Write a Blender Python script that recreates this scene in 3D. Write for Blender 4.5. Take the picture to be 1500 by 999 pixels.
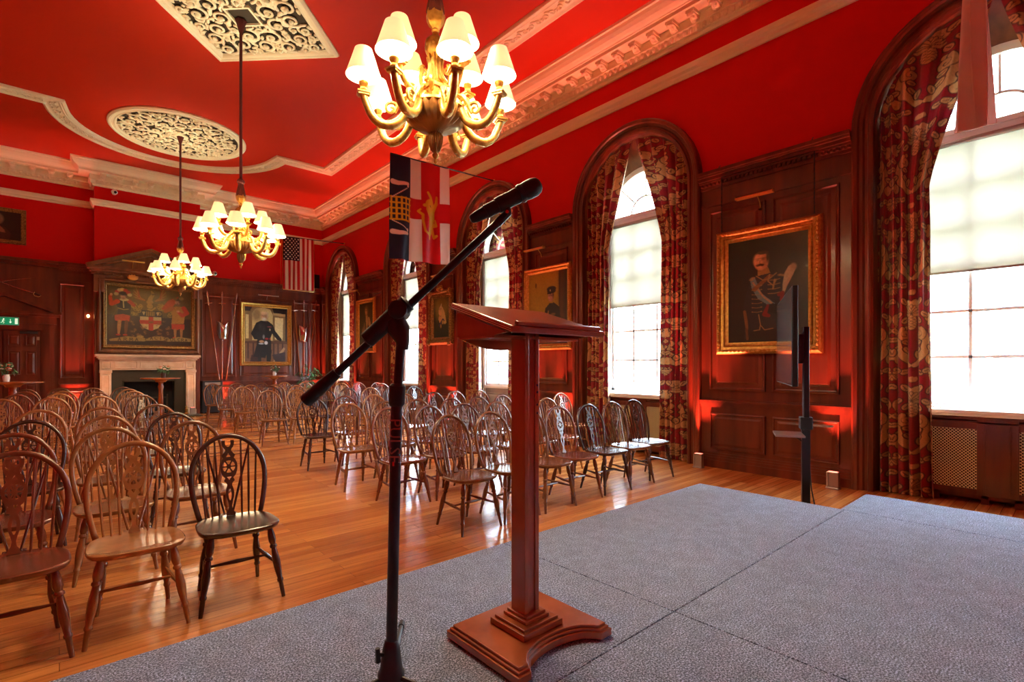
import bpy, bmesh, math, random
import numpy as np
from mathutils import Vector, Matrix, Euler
for o in list(bpy.data.objects): bpy.data.objects.remove(o)
SC = bpy.context.scene
COL = SC.collection
PI = math.pi
rnd = random.Random(7)

# ------------------------------------------------------------------ camera, world, exposure
HC = 1.38                      # camera height above the room floor
cam_d = bpy.data.cameras.new('camera'); cam = bpy.data.objects.new('camera', cam_d); COL.objects.link(cam)
cam_d.sensor_width = 36.0; cam_d.lens = 36.0*746/1500
cam_d.shift_y = (536-499.5)/1500
cam_d.clip_start = .02; cam_d.clip_end = 400
AY = math.atan2(663, 746)
cam.location = (0, 0, HC); cam.rotation_euler = (PI/2, 0, -AY)
SC.camera = cam
w = bpy.data.worlds.new('sky'); SC.world = w; w.use_nodes = True
bg = w.node_tree.nodes['Background']; bg.inputs[0].default_value = (.64, .81, 1, 1); bg.inputs[1].default_value = 28.0
SC.view_settings.view_transform = 'Standard'; SC.view_settings.look = 'None'
SC.view_settings.exposure = 1.2; SC.view_settings.gamma = 1; SC.view_settings.use_curve_mapping = False
LAMP_W = 18.0                  # each chandelier bulb
UP_W = 360.0                    # each red floor uplighter
SHADE_E = .36

# ------------------------------------------------------------------ small helpers
def s2l(c):
    return tuple((x/12.92 if x <= .04045 else ((x+.055)/1.055)**2.4) for x in c)
def rgb(r, g, b): return s2l((r/255, g/255, b/255))

class MB:
    def __init__(s): s.v = []; s.f = []
    def add(s, vs, fs, M=None):
        o = len(s.v)
        if M is not None: vs = [tuple(M @ Vector(p)) for p in vs]
        s.v.extend(vs); s.f.extend([tuple(i+o for i in f) for f in fs]); return s
    def box(s, x0, x1, y0, y1, z0, z1, M=None):
        vs = [(x0,y0,z0),(x1,y0,z0),(x1,y1,z0),(x0,y1,z0),(x0,y0,z1),(x1,y0,z1),(x1,y1,z1),(x0,y1,z1)]
        return s.add(vs, [(0,3,2,1),(4,5,6,7),(0,1,5,4),(1,2,6,5),(2,3,7,6),(3,0,4,7)], M)
    def lathe(s, prof, n=16, M=None, phase=0, flute=0):
        vs = []; fs = []
        for i, (r, z) in enumerate(prof):
            for k in range(n):
                a = 2*PI*k/n+phase
                rr = r*(1+flute*(1 if k % 2 else -1))
                vs.append((rr*math.cos(a), rr*math.sin(a), z))
        for i in range(len(prof)-1):
            for k in range(n):
                a = i*n+k; b = i*n+(k+1) % n
                fs.append((a, b, b+n, a+n))
        fs.append(tuple(range(n-1, -1, -1))); fs.append(tuple((len(prof)-1)*n+k for k in range(n)))
        return s.add(vs, fs, M)
    def rod(s, a, b, prof, n=8, flat=1):
        """lathe between two points; prof = [(t, r)]"""
        a = Vector(a); b = Vector(b); d = b-a
        q = d.to_track_quat('Z', 'Y').to_matrix().to_4x4()
        M = Matrix.Translation(a) @ q
        return s.lathe([(r, t*d.length) for t, r in prof], n, M)
    def tube(s, pts, rad, n=6, closed=False, up=(0,0,1), sx=1, sy=1):
        P = [Vector(p) for p in pts]; m = len(P); vs = []; fs = []
        if not hasattr(rad, '__len__'): rad = [rad]*m
        T = []
        for i in range(m):
            a = P[(i-1) % m] if (i or closed) else P[0]
            b = P[(i+1) % m] if (i < m-1 or closed) else P[-1]
            t = (b-a); T.append(t.normalized() if t.length > 1e-9 else Vector((0,0,1)))
        u = Vector(up)
        if abs(u.dot(T[0])) > .95: u = Vector((1,0,0)) if abs(T[0].x) < .9 else Vector((0,1,0))
        N = (u - T[0]*u.dot(T[0])).normalized()
        for i in range(m):
            N = (N - T[i]*N.dot(T[i]))
            N = N.normalized() if N.length > 1e-6 else T[i].orthogonal().normalized()
            B = T[i].cross(N)
            for k in range(n):
                a = 2*PI*k/n+PI/n
                vs.append(tuple(P[i] + (N*math.cos(a)*sx + B*math.sin(a)*sy)*rad[i]))
        for i in range(m if closed else m-1):
            for k in range(n):
                a = i*n+k; b = i*n+(k+1) % n; c = ((i+1) % m)*n+(k+1) % n; d = ((i+1) % m)*n+k
                fs.append((a, b, c, d))
        if not closed:
            fs.append(tuple(range(n-1, -1, -1))); fs.append(tuple((m-1)*n+k for k in range(n)))
        return s.add(vs, fs)
    def ball(s, c, r, n=8, m=6, M=None):
        if not hasattr(r, '__len__'): r = (r, r, r)
        vs = [(c[0], c[1], c[2]-r[2])]; fs = []
        for i in range(1, m):
            t = -PI/2+PI*i/m
            for k in range(n):
                a = 2*PI*k/n
                vs.append((c[0]+r[0]*math.cos(t)*math.cos(a), c[1]+r[1]*math.cos(t)*math.sin(a), c[2]+r[2]*math.sin(t)))
        vs.append((c[0], c[1], c[2]+r[2]))
        for k in range(n): fs.append((0, 1+(k+1) % n, 1+k))
        for i in range(m-2):
            for k in range(n):
                a = 1+i*n+k; b = 1+i*n+(k+1) % n
                fs.append((a, b, b+n, a+n))
        L = len(vs)-1
        for k in range(n): fs.append((L, 1+(m-2)*n+k, 1+(m-2)*n+(k+1) % n))
        return s.add(vs, fs, M)
    def prism(s, poly, z0, z1, M=None):
        n = len(poly)
        vs = [(x, y, z0) for x, y in poly]+[(x, y, z1) for x, y in poly]
        fs = [tuple(range(n-1, -1, -1)), tuple(range(n, 2*n))]+[(i, (i+1) % n, (i+1) % n+n, i+n) for i in range(n)]
        return s.add(vs, fs, M)
    def rects(s, x0, x1, z0, z1, prof, cap=True, base=True):
        """nested rectangular rings on a wall facing -y: prof = [(inset, projection)]"""
        o = len(s.v); m = len(prof)
        for i, (d, p) in enumerate(prof):
            s.v.extend([(x0+d, -p, z0+d), (x1-d, -p, z0+d), (x1-d, -p, z1-d), (x0+d, -p, z1-d)])
        for i in range(m-1):
            for k in range(4):
                a = o+i*4+k; b = o+i*4+(k+1) % 4
                s.f.append((a, b, b+4, a+4))
        if cap: e = o+(m-1)*4; s.f.append((e, e+1, e+2, e+3))
        return s
    def sweep(s, path, prof, closed=True, side=1):
        """path (x,y) list, prof list of (offset to the side, z); mitred"""
        n = len(path); P = [Vector(p) for p in path]; o = len(s.v); m = len(prof)
        for i in range(n):
            d0 = (P[i]-P[i-1]) if (i or closed) else (P[1]-P[0])
            d1 = (P[(i+1) % n]-P[i]) if (i < n-1 or closed) else (P[i]-P[i-1])
            d0 = d0.normalized(); d1 = d1.normalized()
            n0 = Vector((-d0.y, d0.x))*side; n1 = Vector((-d1.y, d1.x))*side
            b = n0+n1; k = 2/max(b.length_squared, .3); b = b*k*1.0
            for p, z in prof:
                q = P[i]+b*p
                s.v.append((q.x, q.y, z))
        for i in range(n if closed else n-1):
            for j in range(m-1):
                a = o+i*m+j; c = o+((i+1) % n)*m+j
                s.f.append((a, c, c+1, a+1) if side > 0 else (a, a+1, c+1, c))
        if not closed:
            s.f.append(tuple(o+j for j in range(m))); s.f.append(tuple(o+(n-1)*m+j for j in range(m-1, -1, -1)))
        return s
    def build(s, name, mat, parent=None, smooth=False, bevel=0, kind=None, loc=None, rz=0, fix=True):
        me = bpy.data.meshes.new(name); me.from_pydata(s.v, [], s.f); me.update()
        if fix:
            bm = bmesh.new(); bm.from_mesh(me); bmesh.ops.recalc_face_normals(bm, faces=bm.faces); bm.to_mesh(me); bm.free()
        if smooth:
            me.polygons.foreach_set('use_smooth', [True]*len(me.polygons))
        o = bpy.data.objects.new(name, me); COL.objects.link(o)
        if smooth and smooth != 'all':
            try: me.set_sharp_from_angle(angle=math.radians(42))
            except Exception: pass
        if mat: me.materials.append(mat)
        if parent: o.parent = parent
        if bevel:
            b = o.modifiers.new('bevel', 'BEVEL'); b.width = bevel; b.segments = 2; b.limit_method = 'ANGLE'; b.angle_limit = .6
        if kind: o['kind'] = kind
        if loc: o.location = loc
        o.rotation_euler.z = rz
        return o

def smooth_path(pts, rad, k=4):
    P = [Vector(p) for p in pts]; n = len(P); o = []; r = []
    for i in range(n-1):
        a, b, c, d = P[max(i-1,0)], P[i], P[i+1], P[min(i+2,n-1)]
        for j in range(k):
            t = j/k; o.append(.5*((2*b)+(c-a)*t+(2*a-5*b+4*c-d)*t*t+(3*b-a-3*c+d)*t**3)); r.append(rad[i]*(1-t)+rad[i+1]*t)
    o.append(P[-1]); r.append(rad[-1]); return o, r
def empty(name, loc=(0,0,0), rz=0, label=None, cat=None, group=None, kind=None):
    o = bpy.data.objects.new(name, None); COL.objects.link(o); o.empty_display_size = .1
    o.location = loc; o.rotation_euler.z = rz; tag(o, label, cat, group, kind); return o
def tag(o, label=None, cat=None, group=None, kind=None):
    if label: o['label'] = label
    if cat: o['category'] = cat
    if group: o['group'] = group
    if kind: o['kind'] = kind
    return o
KIDS = {}
def copy_tree(o, parent=None):
    c = o.copy(); COL.objects.link(c); c.parent = parent
    for ch in list(o.children): copy_tree(ch, c)
    return c

# ------------------------------------------------------------------ materials
MATS = {}
def pm(name, col, rough=.5, metal=0, bump=None, coat=0, trans=0, emit=None, estr=0, spec=None, sheen=0, vary=None, alpha=1):
    m = bpy.data.materials.new(name); m.use_nodes = True; nt = m.node_tree; b = nt.nodes['Principled BSDF']
    b.inputs['Base Color'].default_value = (*col[:3], 1); b.inputs['Roughness'].default_value = rough
    b.inputs['Metallic'].default_value = metal; b.inputs['Coat Weight'].default_value = coat
    b.inputs['Coat Roughness'].default_value = .12
    b.inputs['Transmission Weight'].default_value = trans
    if spec is not None: b.inputs['Specular IOR Level'].default_value = spec
    if sheen: b.inputs['Sheen Weight'].default_value = sheen
    if emit: b.inputs['Emission Color'].default_value = (*emit, 1); b.inputs['Emission Strength'].default_value = estr
    if vary or bump:
        tc = nt.nodes.new('ShaderNodeTexCoord')
    if vary:      # (scale vec, colour2, noise scale)
        mp = nt.nodes.new('ShaderNodeMapping'); mp.inputs['Scale'].default_value = vary[0]
        n = nt.nodes.new('ShaderNodeTexNoise'); n.inputs['Scale'].default_value = vary[2]; n.inputs['Detail'].default_value = 5
        r = nt.nodes.new('ShaderNodeValToRGB'); r.color_ramp.elements[0].color = (*col[:3], 1); r.color_ramp.elements[1].color = (*vary[1], 1)
        r.color_ramp.elements[0].position = .35; r.color_ramp.elements[1].position = .68
        nt.links.new(tc.outputs['Object'], mp.inputs[0]); nt.links.new(mp.outputs[0], n.inputs['Vector'])
        nt.links.new(n.outputs['Fac'], r.inputs[0]); nt.links.new(r.outputs[0], b.inputs['Base Color'])
    if bump:      # (scale, strength, distance)
        n = nt.nodes.new('ShaderNodeTexNoise'); n.inputs['Scale'].default_value = bump[0]; n.inputs['Detail'].default_value = 3
        bp = nt.nodes.new('ShaderNodeBump'); bp.inputs['Strength'].default_value = bump[1]; bp.inputs['Distance'].default_value = bump[2]
        nt.links.new(tc.outputs['Object'], n.inputs['Vector']); nt.links.new(n.outputs['Fac'], bp.inputs['Height'])
        nt.links.new(bp.outputs[0], b.inputs['Normal'])
    MATS[name] = m; return m
red_wall = pm('red_wall_paint', (.60,.0012,.0008), .62, spec=.25, bump=(40,.05,.002))
red_ceil = pm('red_ceiling_paint', (.52,.020,.002), .6, spec=.25, bump=(30,.05,.002))
cream = pm('cream_plaster', (.86,.79,.54), .55, bump=(60,.1,.002))
dark_void = pm('recess_shade_and_board', (.045,.032,.018), .9)  # painted shade behind the ceiling scrollwork; also picture backing boards
mahog = pm('mahogany_panelling', (.17,.030,.010), .34, vary=((1,1,.12),(.080,.014,.005),7), coat=.25)
mahog2 = pm('polished_red_mahogany', (.42,.12,.030), .24, vary=((.6,.6,.2),(.26,.060,.014),9), coat=.5)
oak = pm('overmantel_oak', (.24,.085,.032), .35, vary=((1,1,.15),(.12,.035,.014),8), coat=.25)
white = pm('white_window_paint', (.90,.90,.90), .4)
def glare_paint():  # translucency added so the solid timber brightens as if in window glare
    m = bpy.data.materials.new('glare_white_sash_paint'); m.use_nodes = True; nt = m.node_tree; b = nt.nodes['Principled BSDF']; b.inputs['Base Color'].default_value = (.9,.9,.9,1); b.inputs['Roughness'].default_value = .4
    t = nt.nodes.new('ShaderNodeBsdfTranslucent'); t.inputs[0].default_value = (.62,.62,.66,1); x = nt.nodes.new('ShaderNodeMixShader'); x.inputs[0].default_value = .045
    nt.links.new(b.outputs[0], x.inputs[1]); nt.links.new(t.outputs[0], x.inputs[2]); nt.links.new(x.outputs[0], nt.nodes['Material Output'].inputs[0]); return m
sashm = glare_paint()
greydoor = pm('grey_painted_door', (.33,.31,.31), .5)
gold = pm('gilt', (.62,.36,.09), .36, metal=.75, vary=((1,1,1),(.40,.20,.04),30), bump=(90,.4,.004))
olgold = pm('old_gilt', (.36,.20,.06), .42, metal=.6, vary=((1,1,1),(.13,.06,.02),35), bump=(80,.5,.005))
brass = pm('brass', (.70,.48,.16), .28, metal=1)
lattice = pm('brass_lattice', (.80,.74,.46), .4, metal=.6)
black = pm('black_metal', (.012,.012,.014), .38)
blackp = pm('black_plastic', (.015,.014,.016), .5)
steel = pm('polished_steel', (.62,.6,.58), .2, metal=1)
mattemetal = pm('brushed_metal', (.45,.42,.40), .35, metal=.8)
stone = pm('mantel_stone', (.66,.50,.36), .5, vary=((1,1,1),(.55,.38,.25),6))
firebronze = pm('dark_bronze_insert', (.045,.038,.022), .4, metal=.3)
soot_and_shade = pm('soot_and_shade', (.012,.010,.009), .9)  # soot in the firebox; painted shade on the radiator and post holes
maroon = pm('maroon_cord', (.10,.008,.006), .7, bump=(200,.5,.004))
leafm = pm('green_leaf', (.05,.13,.035), .45)
potm = pm('dark_pot', (.06,.03,.02), .4)
petals = pm('orange_petals', (.7,.18,.06), .6)
petalw = pm('white_petals', (.75,.7,.62), .6)
signg = pm('green_sign', (.005,.16,.08), .5, emit=(.005,.25,.10), estr=.35)
signw = pm('sign_pictogram', (.75,.8,.72), .5, emit=(.6,.8,.6), estr=.4)
printm = pm('dull_red_print', (.34,.12,.08), .5)
redprint = pm('bright_red_print', (.75,.02,.01), .5)
asphalt = pm('pale_road', (.62,.62,.60), .9)
lawnm = pm('lawn_grass', (.52,.58,.42), .95, vary=((1,1,1),(.42,.52,.34),.6))
bldm = pm('pale_facade', (.80,.79,.77), .8)
bwin = pm('facade_window', (.030,.045,.07), .3)
hedgem = pm('hedge_leaves', (.045,.065,.055), .9, bump=(8,1,.1))
barkm = pm('grey_bark', (.07,.06,.055), .9)

def mat_shade():
    m = bpy.data.materials.new('lit_lampshade'); m.use_nodes = True; nt = m.node_tree; b = nt.nodes['Principled BSDF']
    b.inputs['Base Color'].default_value = (.85,.74,.5,1); b.inputs['Roughness'].default_value = .8
    b.inputs['Emission Color'].default_value = (1,.71,.33,1)
    b.inputs['Emission Strength'].default_value = SHADE_E
    # thin parchment: the bulb inside shines through it
    t = nt.nodes.new('ShaderNodeBsdfTranslucent'); t.inputs[0].default_value = (.55,.43,.24,1); x = nt.nodes.new('ShaderNodeMixShader'); x.inputs[0].default_value = .012
    nt.links.new(b.outputs[0], x.inputs[1]); nt.links.new(t.outputs[0], x.inputs[2]); nt.links.new(x.outputs[0], nt.nodes['Material Output'].inputs[0])
    return m
shadem = mat_shade()
bulbm = pm('lit_bulb', (1,.85,.6), .5, emit=(1,.76,.4), estr=14)
def mat_blind():
    m = bpy.data.materials.new('cream_blind_fabric'); m.use_nodes = True; nt = m.node_tree
    for n in list(nt.nodes): nt.nodes.remove(n)
    o = nt.nodes.new('ShaderNodeOutputMaterial'); d = nt.nodes.new('ShaderNodeBsdfDiffuse'); t = nt.nodes.new('ShaderNodeBsdfTranslucent')
    p = nt.nodes.new('ShaderNodeBsdfTransparent'); m1 = nt.nodes.new('ShaderNodeMixShader'); m2 = nt.nodes.new('ShaderNodeMixShader')
    d.inputs[0].default_value = (.85,.82,.75,1); t.inputs[0].default_value = (.31,.275,.235,1); p.inputs[0].default_value = (.5,.46,.42,1)
    m1.inputs[0].default_value = .6; m2.inputs[0].default_value = .14
    nt.links.new(d.outputs[0], m1.inputs[1]); nt.links.new(t.outputs[0], m1.inputs[2]); nt.links.new(m1.outputs[0], m2.inputs[1]); nt.links.new(p.outputs[0], m2.inputs[2])
    nt.links.new(m2.outputs[0], o.inputs[0]); return m
blindm = mat_blind()
def mat_glass():
    m = bpy.data.materials.new('window_glass'); m.use_nodes = True; nt = m.node_tree
    for n in list(nt.nodes): nt.nodes.remove(n)
    o = nt.nodes.new('ShaderNodeOutputMaterial'); p = nt.nodes.new('ShaderNodeBsdfTransparent'); g = nt.nodes.new('ShaderNodeBsdfGlossy')
    g.inputs['Roughness'].default_value = .02; f = nt.nodes.new('ShaderNodeFresnel'); f.inputs[0].default_value = 1.45; m1 = nt.nodes.new('ShaderNodeMixShader')
    p.inputs[0].default_value = (.96,.98,.97,1)
    nt.links.new(f.outputs[0], m1.inputs[0]); nt.links.new(p.outputs[0], m1.inputs[1]); nt.links.new(g.outputs[0], m1.inputs[2]); nt.links.new(m1.outputs[0], o.inputs[0])
    return m
glassm = mat_glass()
def mat_floor():
    m = bpy.data.materials.new('oak_floorboards'); m.use_nodes = True; nt = m.node_tree; b = nt.nodes['Principled BSDF']
    tc = nt.nodes.new('ShaderNodeTexCoord'); br = nt.nodes.new('ShaderNodeTexBrick')
    br.inputs['Scale'].default_value = 1; br.inputs['Brick Width'].default_value = 2.3; br.inputs['Row Height'].default_value = .088
    br.inputs['Mortar Size'].default_value = .0012; br.inputs['Mortar Smooth'].default_value = .2
    br.inputs['Color1'].default_value = (.76,.32,.080,1); br.inputs['Color2'].default_value = (.46,.145,.033,1); br.inputs['Mortar'].default_value = (.10,.025,.008,1)
    br.offset = .37; br.squash = 1; br.inputs['Bias'].default_value = -.1
    mp = nt.nodes.new('ShaderNodeMapping'); mp.inputs['Scale'].default_value = (.8, 16, 1)
    n = nt.nodes.new('ShaderNodeTexNoise'); n.inputs['Scale'].default_value = 2.2; n.inputs['Detail'].default_value = 6
    mx = nt.nodes.new('ShaderNodeMix'); mx.data_type = 'RGBA'; mx.blend_type = 'MULTIPLY'; mx.inputs[0].default_value = .75
    rp = nt.nodes.new('ShaderNodeValToRGB'); rp.color_ramp.elements[0].color = (.62,.55,.5,1); rp.color_ramp.elements[0].position = .3; rp.color_ramp.elements[1].color = (1.12,1.12,1.12,1); rp.color_ramp.elements[1].position = .7
    L = nt.links.new
    L(tc.outputs['Object'], br.inputs[0]); L(tc.outputs['Object'], mp.inputs[0]); L(mp.outputs[0], n.inputs['Vector']); L(n.outputs['Fac'], rp.inputs[0])
    L(br.outputs['Color'], mx.inputs[6]); L(rp.outputs[0], mx.inputs[7]); L(mx.outputs[2], b.inputs['Base Color'])
    n2 = nt.nodes.new('ShaderNodeTexNoise'); n2.inputs['Scale'].default_value = 1.6; n2.inputs['Detail'].default_value = 4
    mr = nt.nodes.new('ShaderNodeMapRange'); mr.inputs[3].default_value = .12; mr.inputs[4].default_value = .26
    L(tc.outputs['Object'], n2.inputs['Vector']); L(n2.outputs['Fac'], mr.inputs[0]); L(mr.outputs[0], b.inputs['Roughness'])
    bp = nt.nodes.new('ShaderNodeBump'); bp.inputs['Strength'].default_value = .35; bp.inputs['Distance'].default_value = .002
    L(br.outputs['Fac'], bp.inputs['Height']); bp.invert = True; L(bp.outputs[0], b.inputs['Normal'])
    return m
floorm = mat_floor()
def mat_carpet():
    m = bpy.data.materials.new('grey_speckled_carpet'); m.use_nodes = True; nt = m.node_tree; b = nt.nodes['Principled BSDF']
    tc = nt.nodes.new('ShaderNodeTexCoord'); n = nt.nodes.new('ShaderNodeTexNoise'); n.inputs['Scale'].default_value = 165; n.inputs['Detail'].default_value = 4; n.inputs['Roughness'].default_value = .75
    n3 = nt.nodes.new('ShaderNodeTexNoise'); n3.inputs['Scale'].default_value = 16; n3.inputs['Detail'].default_value = 5
    r = nt.nodes.new('ShaderNodeValToRGB'); e = r.color_ramp.elements
    e[0].color = (.014,.022,.044,1); e[0].position = .40; e[1].color = (.58,.72,1.0,1); e[1].position = .60
    x = e.new(.5); x.color = (.120,.172,.285,1)
    mx = nt.nodes.new('ShaderNodeMix'); mx.data_type = 'RGBA'; mx.blend_type = 'MULTIPLY'; mx.inputs[0].default_value = .5
    r3 = nt.nodes.new('ShaderNodeValToRGB'); r3.color_ramp.elements[0].color = (.5,.5,.5,1); r3.color_ramp.elements[0].position = .3; r3.color_ramp.elements[1].color = (1.2,1.2,1.2,1); r3.color_ramp.elements[1].position = .7
    L = nt.links.new
    L(tc.outputs['Object'], n.inputs['Vector']); L(tc.outputs['Object'], n3.inputs['Vector']); L(n.outputs['Fac'], r.inputs[0]); L(n3.outputs['Fac'], r3.inputs[0])
    L(r.outputs[0], mx.inputs[6]); L(r3.outputs[0], mx.inputs[7]); L(mx.outputs[2], b.inputs['Base Color'])
    b.inputs['Roughness'].default_value = .95; b.inputs['Sheen Weight'].default_value = .4; b.inputs['Sheen Roughness'].default_value = .45; b.inputs['Sheen Tint'].default_value = (.80,.88,1,1)
    bp = nt.nodes.new('ShaderNodeBump'); bp.inputs['Strength'].default_value = .35; bp.inputs['Distance'].default_value = .002
    L(n.outputs['Fac'], bp.inputs['Height']); L(bp.outputs[0], b.inputs['Normal']); return m
carpetm = mat_carpet()
def mat_chair():
    m = bpy.data.materials.new('worn_varnished_wood'); m.use_nodes = True; nt = m.node_tree; b = nt.nodes['Principled BSDF']
    oi = nt.nodes.new('ShaderNodeObjectInfo'); tc = nt.nodes.new('ShaderNodeTexCoord'); n = nt.nodes.new('ShaderNodeTexNoise')
    n.inputs['Scale'].default_value = 14; n.inputs['Detail'].default_value = 4
    r = nt.nodes.new('ShaderNodeValToRGB'); r.color_ramp.elements[0].color = (.78,.78,.78,1); r.color_ramp.elements[0].position = .3; r.color_ramp.elements[1].color = (1.2,1.18,1.15,1); r.color_ramp.elements[1].position = .75
    mx = nt.nodes.new('ShaderNodeMix'); mx.data_type = 'RGBA'; mx.blend_type = 'MULTIPLY'; mx.inputs[0].default_value = 1
    L = nt.links.new; L(tc.outputs['Object'], n.inputs['Vector']); L(n.outputs['Fac'], r.inputs[0]); L(oi.outputs['Color'], mx.inputs[6]); L(r.outputs[0], mx.inputs[7])
    L(mx.outputs[2], b.inputs['Base Color']); b.inputs['Roughness'].default_value = .27; b.inputs['Coat Weight'].default_value = .5; b.inputs['Coat Roughness'].default_value = .15
    return m
chairm = mat_chair()
def mat_attr(name, rough=.5, bump=0, sheen=0, transl=0, coat=0):
    m = bpy.data.materials.new(name); m.use_nodes = True; nt = m.node_tree; b = nt.nodes['Principled BSDF']
    a = nt.nodes.new('ShaderNodeAttribute'); a.attribute_name = 'paint'
    nt.links.new(a.outputs['Color'], b.inputs['Base Color']); b.inputs['Roughness'].default_value = rough
    b.inputs['Sheen Weight'].default_value = sheen; b.inputs['Coat Weight'].default_value = coat
    if transl:
        t = nt.nodes.new('ShaderNodeBsdfTranslucent'); mx = nt.nodes.new('ShaderNodeMixShader'); mx.inputs[0].default_value = transl
        nt.links.new(a.outputs['Color'], t.inputs[0]); nt.links.new(b.outputs[0], mx.inputs[1]); nt.links.new(t.outputs[0], mx.inputs[2])
        nt.links.new(mx.outputs[0], nt.nodes['Material Output'].inputs[0])
    return m
canvasm = mat_attr('painted_canvas', .38, coat=.15)
damaskm = mat_attr('damask_fabric', .62, sheen=.15, transl=.06)
flagm = mat_attr('flag_cloth', .6, transl=.35)

# ------------------------------------------------------------------ the painter (patterns and pictures as vertex colours)
class Paint:
    def __init__(s, w, h, nx, ny, col):
        s.w, s.h, s.nx, s.ny = w, h, nx, ny
        s.X, s.Y = np.meshgrid(np.linspace(0, w, nx), np.linspace(0, h, ny))     # Y from the top downwards
        s.a = np.ones((ny, nx, 3))*np.array(col, float); s.px = w/nx
    def mix(s, m, c, op=1):
        m = np.clip(m, 0, 1)[..., None]*op; s.a = s.a*(1-m)+np.array(c, float)*m; return s
    def ell(s, x, y, rx, ry, c, rot=0, soft=1., op=1):
        ca, sa = math.cos(rot), math.sin(rot); dx, dy = s.X-x, s.Y-y
        u = (dx*ca+dy*sa)/rx; v = (-dx*sa+dy*ca)/ry; d = (1-np.sqrt(u*u+v*v))*min(rx, ry)
        return s.mix(d/(s.px*soft)+.5, c, op)
    def poly(s, pts, c, op=1):
        ins = np.zeros_like(s.X, bool); n = len(pts)
        for i in range(n):
            x0, y0 = pts[i]; x1, y1 = pts[(i+1) % n]
            if y0 == y1: continue
            cnd = (s.Y >= min(y0, y1)) & (s.Y < max(y0, y1)) & (s.X < x0+(s.Y-y0)*(x1-x0)/(y1-y0))
            ins ^= cnd
        return s.mix(ins.astype(float), c, op)
    def line(s, pts, wd, c, op=1):
        best = np.full_like(s.X, -1e9); n = len(pts)
        if not hasattr(wd, '__len__'): wd = [wd]*n
        for i in range(n-1):
            (x0, y0), (x1, y1) = pts[i], pts[i+1]; dx, dy = x1-x0, y1-y0; L = dx*dx+dy*dy+1e-12
            t = np.clip(((s.X-x0)*dx+(s.Y-y0)*dy)/L, 0, 1)
            d = (wd[i]*(1-t)+wd[i+1]*t) - np.hypot(s.X-x0-t*dx, s.Y-y0-t*dy)
            best = np.maximum(best, d)
        return s.mix(best/s.px+.5, c, op)
    def noise(s, amp, seed=1, k=3):
        r = np.random.RandomState(seed); n = r.rand(s.ny//k+2, s.nx//k+2)
        n = np.kron(n, np.ones((k, k)))[:s.ny, :s.nx]; n = (n+np.roll(n, 1, 0)+np.roll(n, 1, 1)+np.roll(n, -1, 0)+np.roll(n, -1, 1))/5
        s.a *= (1+amp*(n[..., None]-.5)*2); return s
    def text(s, txt, x, y, h, c, wd, dx=None, curve=None):
        F = {'A':[[(0,1),(.5,0),(1,1)],[(.2,.62),(.8,.62)]],'R':[[(0,1),(0,0),(.7,0),(.9,.25),(.7,.5),(0,.5)],[(.4,.5),(1,1)]],'M':[[(0,1),(0.05,0),(.5,.7),(.95,0),(1,1)]],
             'P':[[(0,1),(0,0),(.8,0),(.95,.25),(.8,.5),(0,.5)]],'C':[[(1,.12),(.6,0),(.2,.1),(0,.5),(.2,.9),(.6,1),(1,.88)]],'I':[[(.5,0),(.5,1)]],'S':[[(.95,.1),(.5,0),(.1,.15),(.15,.4),(.85,.6),(.9,.85),(.5,1),(.05,.9)]],
             'F':[[(0,1),(0,0),(.9,0)],[(0,.45),(.7,.45)]],'U':[[(0,0),(0,.7),(.3,1),(.7,1),(1,.7),(1,0)]],'L':[[(0,0),(0,1),(.9,1)]]}
        dx = dx or h*.95
        for i, ch in enumerate(txt):
            if ch == ' ': continue
            oy = curve(i) if curve else 0
            for st in F[ch]: s.line([(x+i*dx+p[0]*h*.68, y+oy+p[1]*h) for p in st], wd, c)
        return s
def grid_obj(name, nx, ny, fn, cols, mat, parent=None, smooth=True, thick=0):
    """fn(i,j arrays)->xyz arrays (ny,nx); cols (ny,nx,3) linear"""
    X, Y, Z = fn; V = np.stack([X, Y, Z], -1).reshape(-1, 3)
    idx = np.arange(nx*ny).reshape(ny, nx)
    F = np.stack([idx[:-1, :-1], idx[1:, :-1], idx[1:, 1:], idx[:-1, 1:]], -1).reshape(-1, 4)
    me = bpy.data.meshes.new(name); me.vertices.add(len(V)); me.vertices.foreach_set('co', V.astype(np.float32).ravel())
    me.loops.add(F.size); me.loops.foreach_set('vertex_index', F.astype(np.int32).ravel())
    me.polygons.add(len(F)); me.polygons.foreach_set('loop_start', np.arange(0, F.size, 4, dtype=np.int32))
    me.update(calc_edges=True); me.validate()
    me.polygons.foreach_set('use_smooth', np.full(len(F), bool(smooth)))
    ca = me.color_attributes.new('paint', 'FLOAT_COLOR', 'POINT')
    C4 = np.concatenate([np.clip(cols.reshape(-1, 3), 0, 1), np.ones((len(V), 1))], 1); ca.data.foreach_set('color', C4.astype(np.float32).ravel())
    me.materials.append(mat); o = bpy.data.objects.new(name, me); COL.objects.link(o)
    if parent: o.parent = parent
    if thick: md = o.modifiers.new('thick', 'SOLIDIFY'); md.thickness = thick; md.offset = 0
    return o

# ------------------------------------------------------------------ room numbers
XL, XR, YB, YF, ZC = -2.69, 6.73, -.97, 17.33, 6.55
BX0, BX1, BY = .67, 3.02, 16.88            # chimney breast
WIN = [.57, 4.72, 8.17, 11.6, 15.66]
RW = lambda y: ((XR, y, 0), -PI/2)         # local frame on the window wall: x -> -Y, y -> +X
S_ = 'structure'

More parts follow.
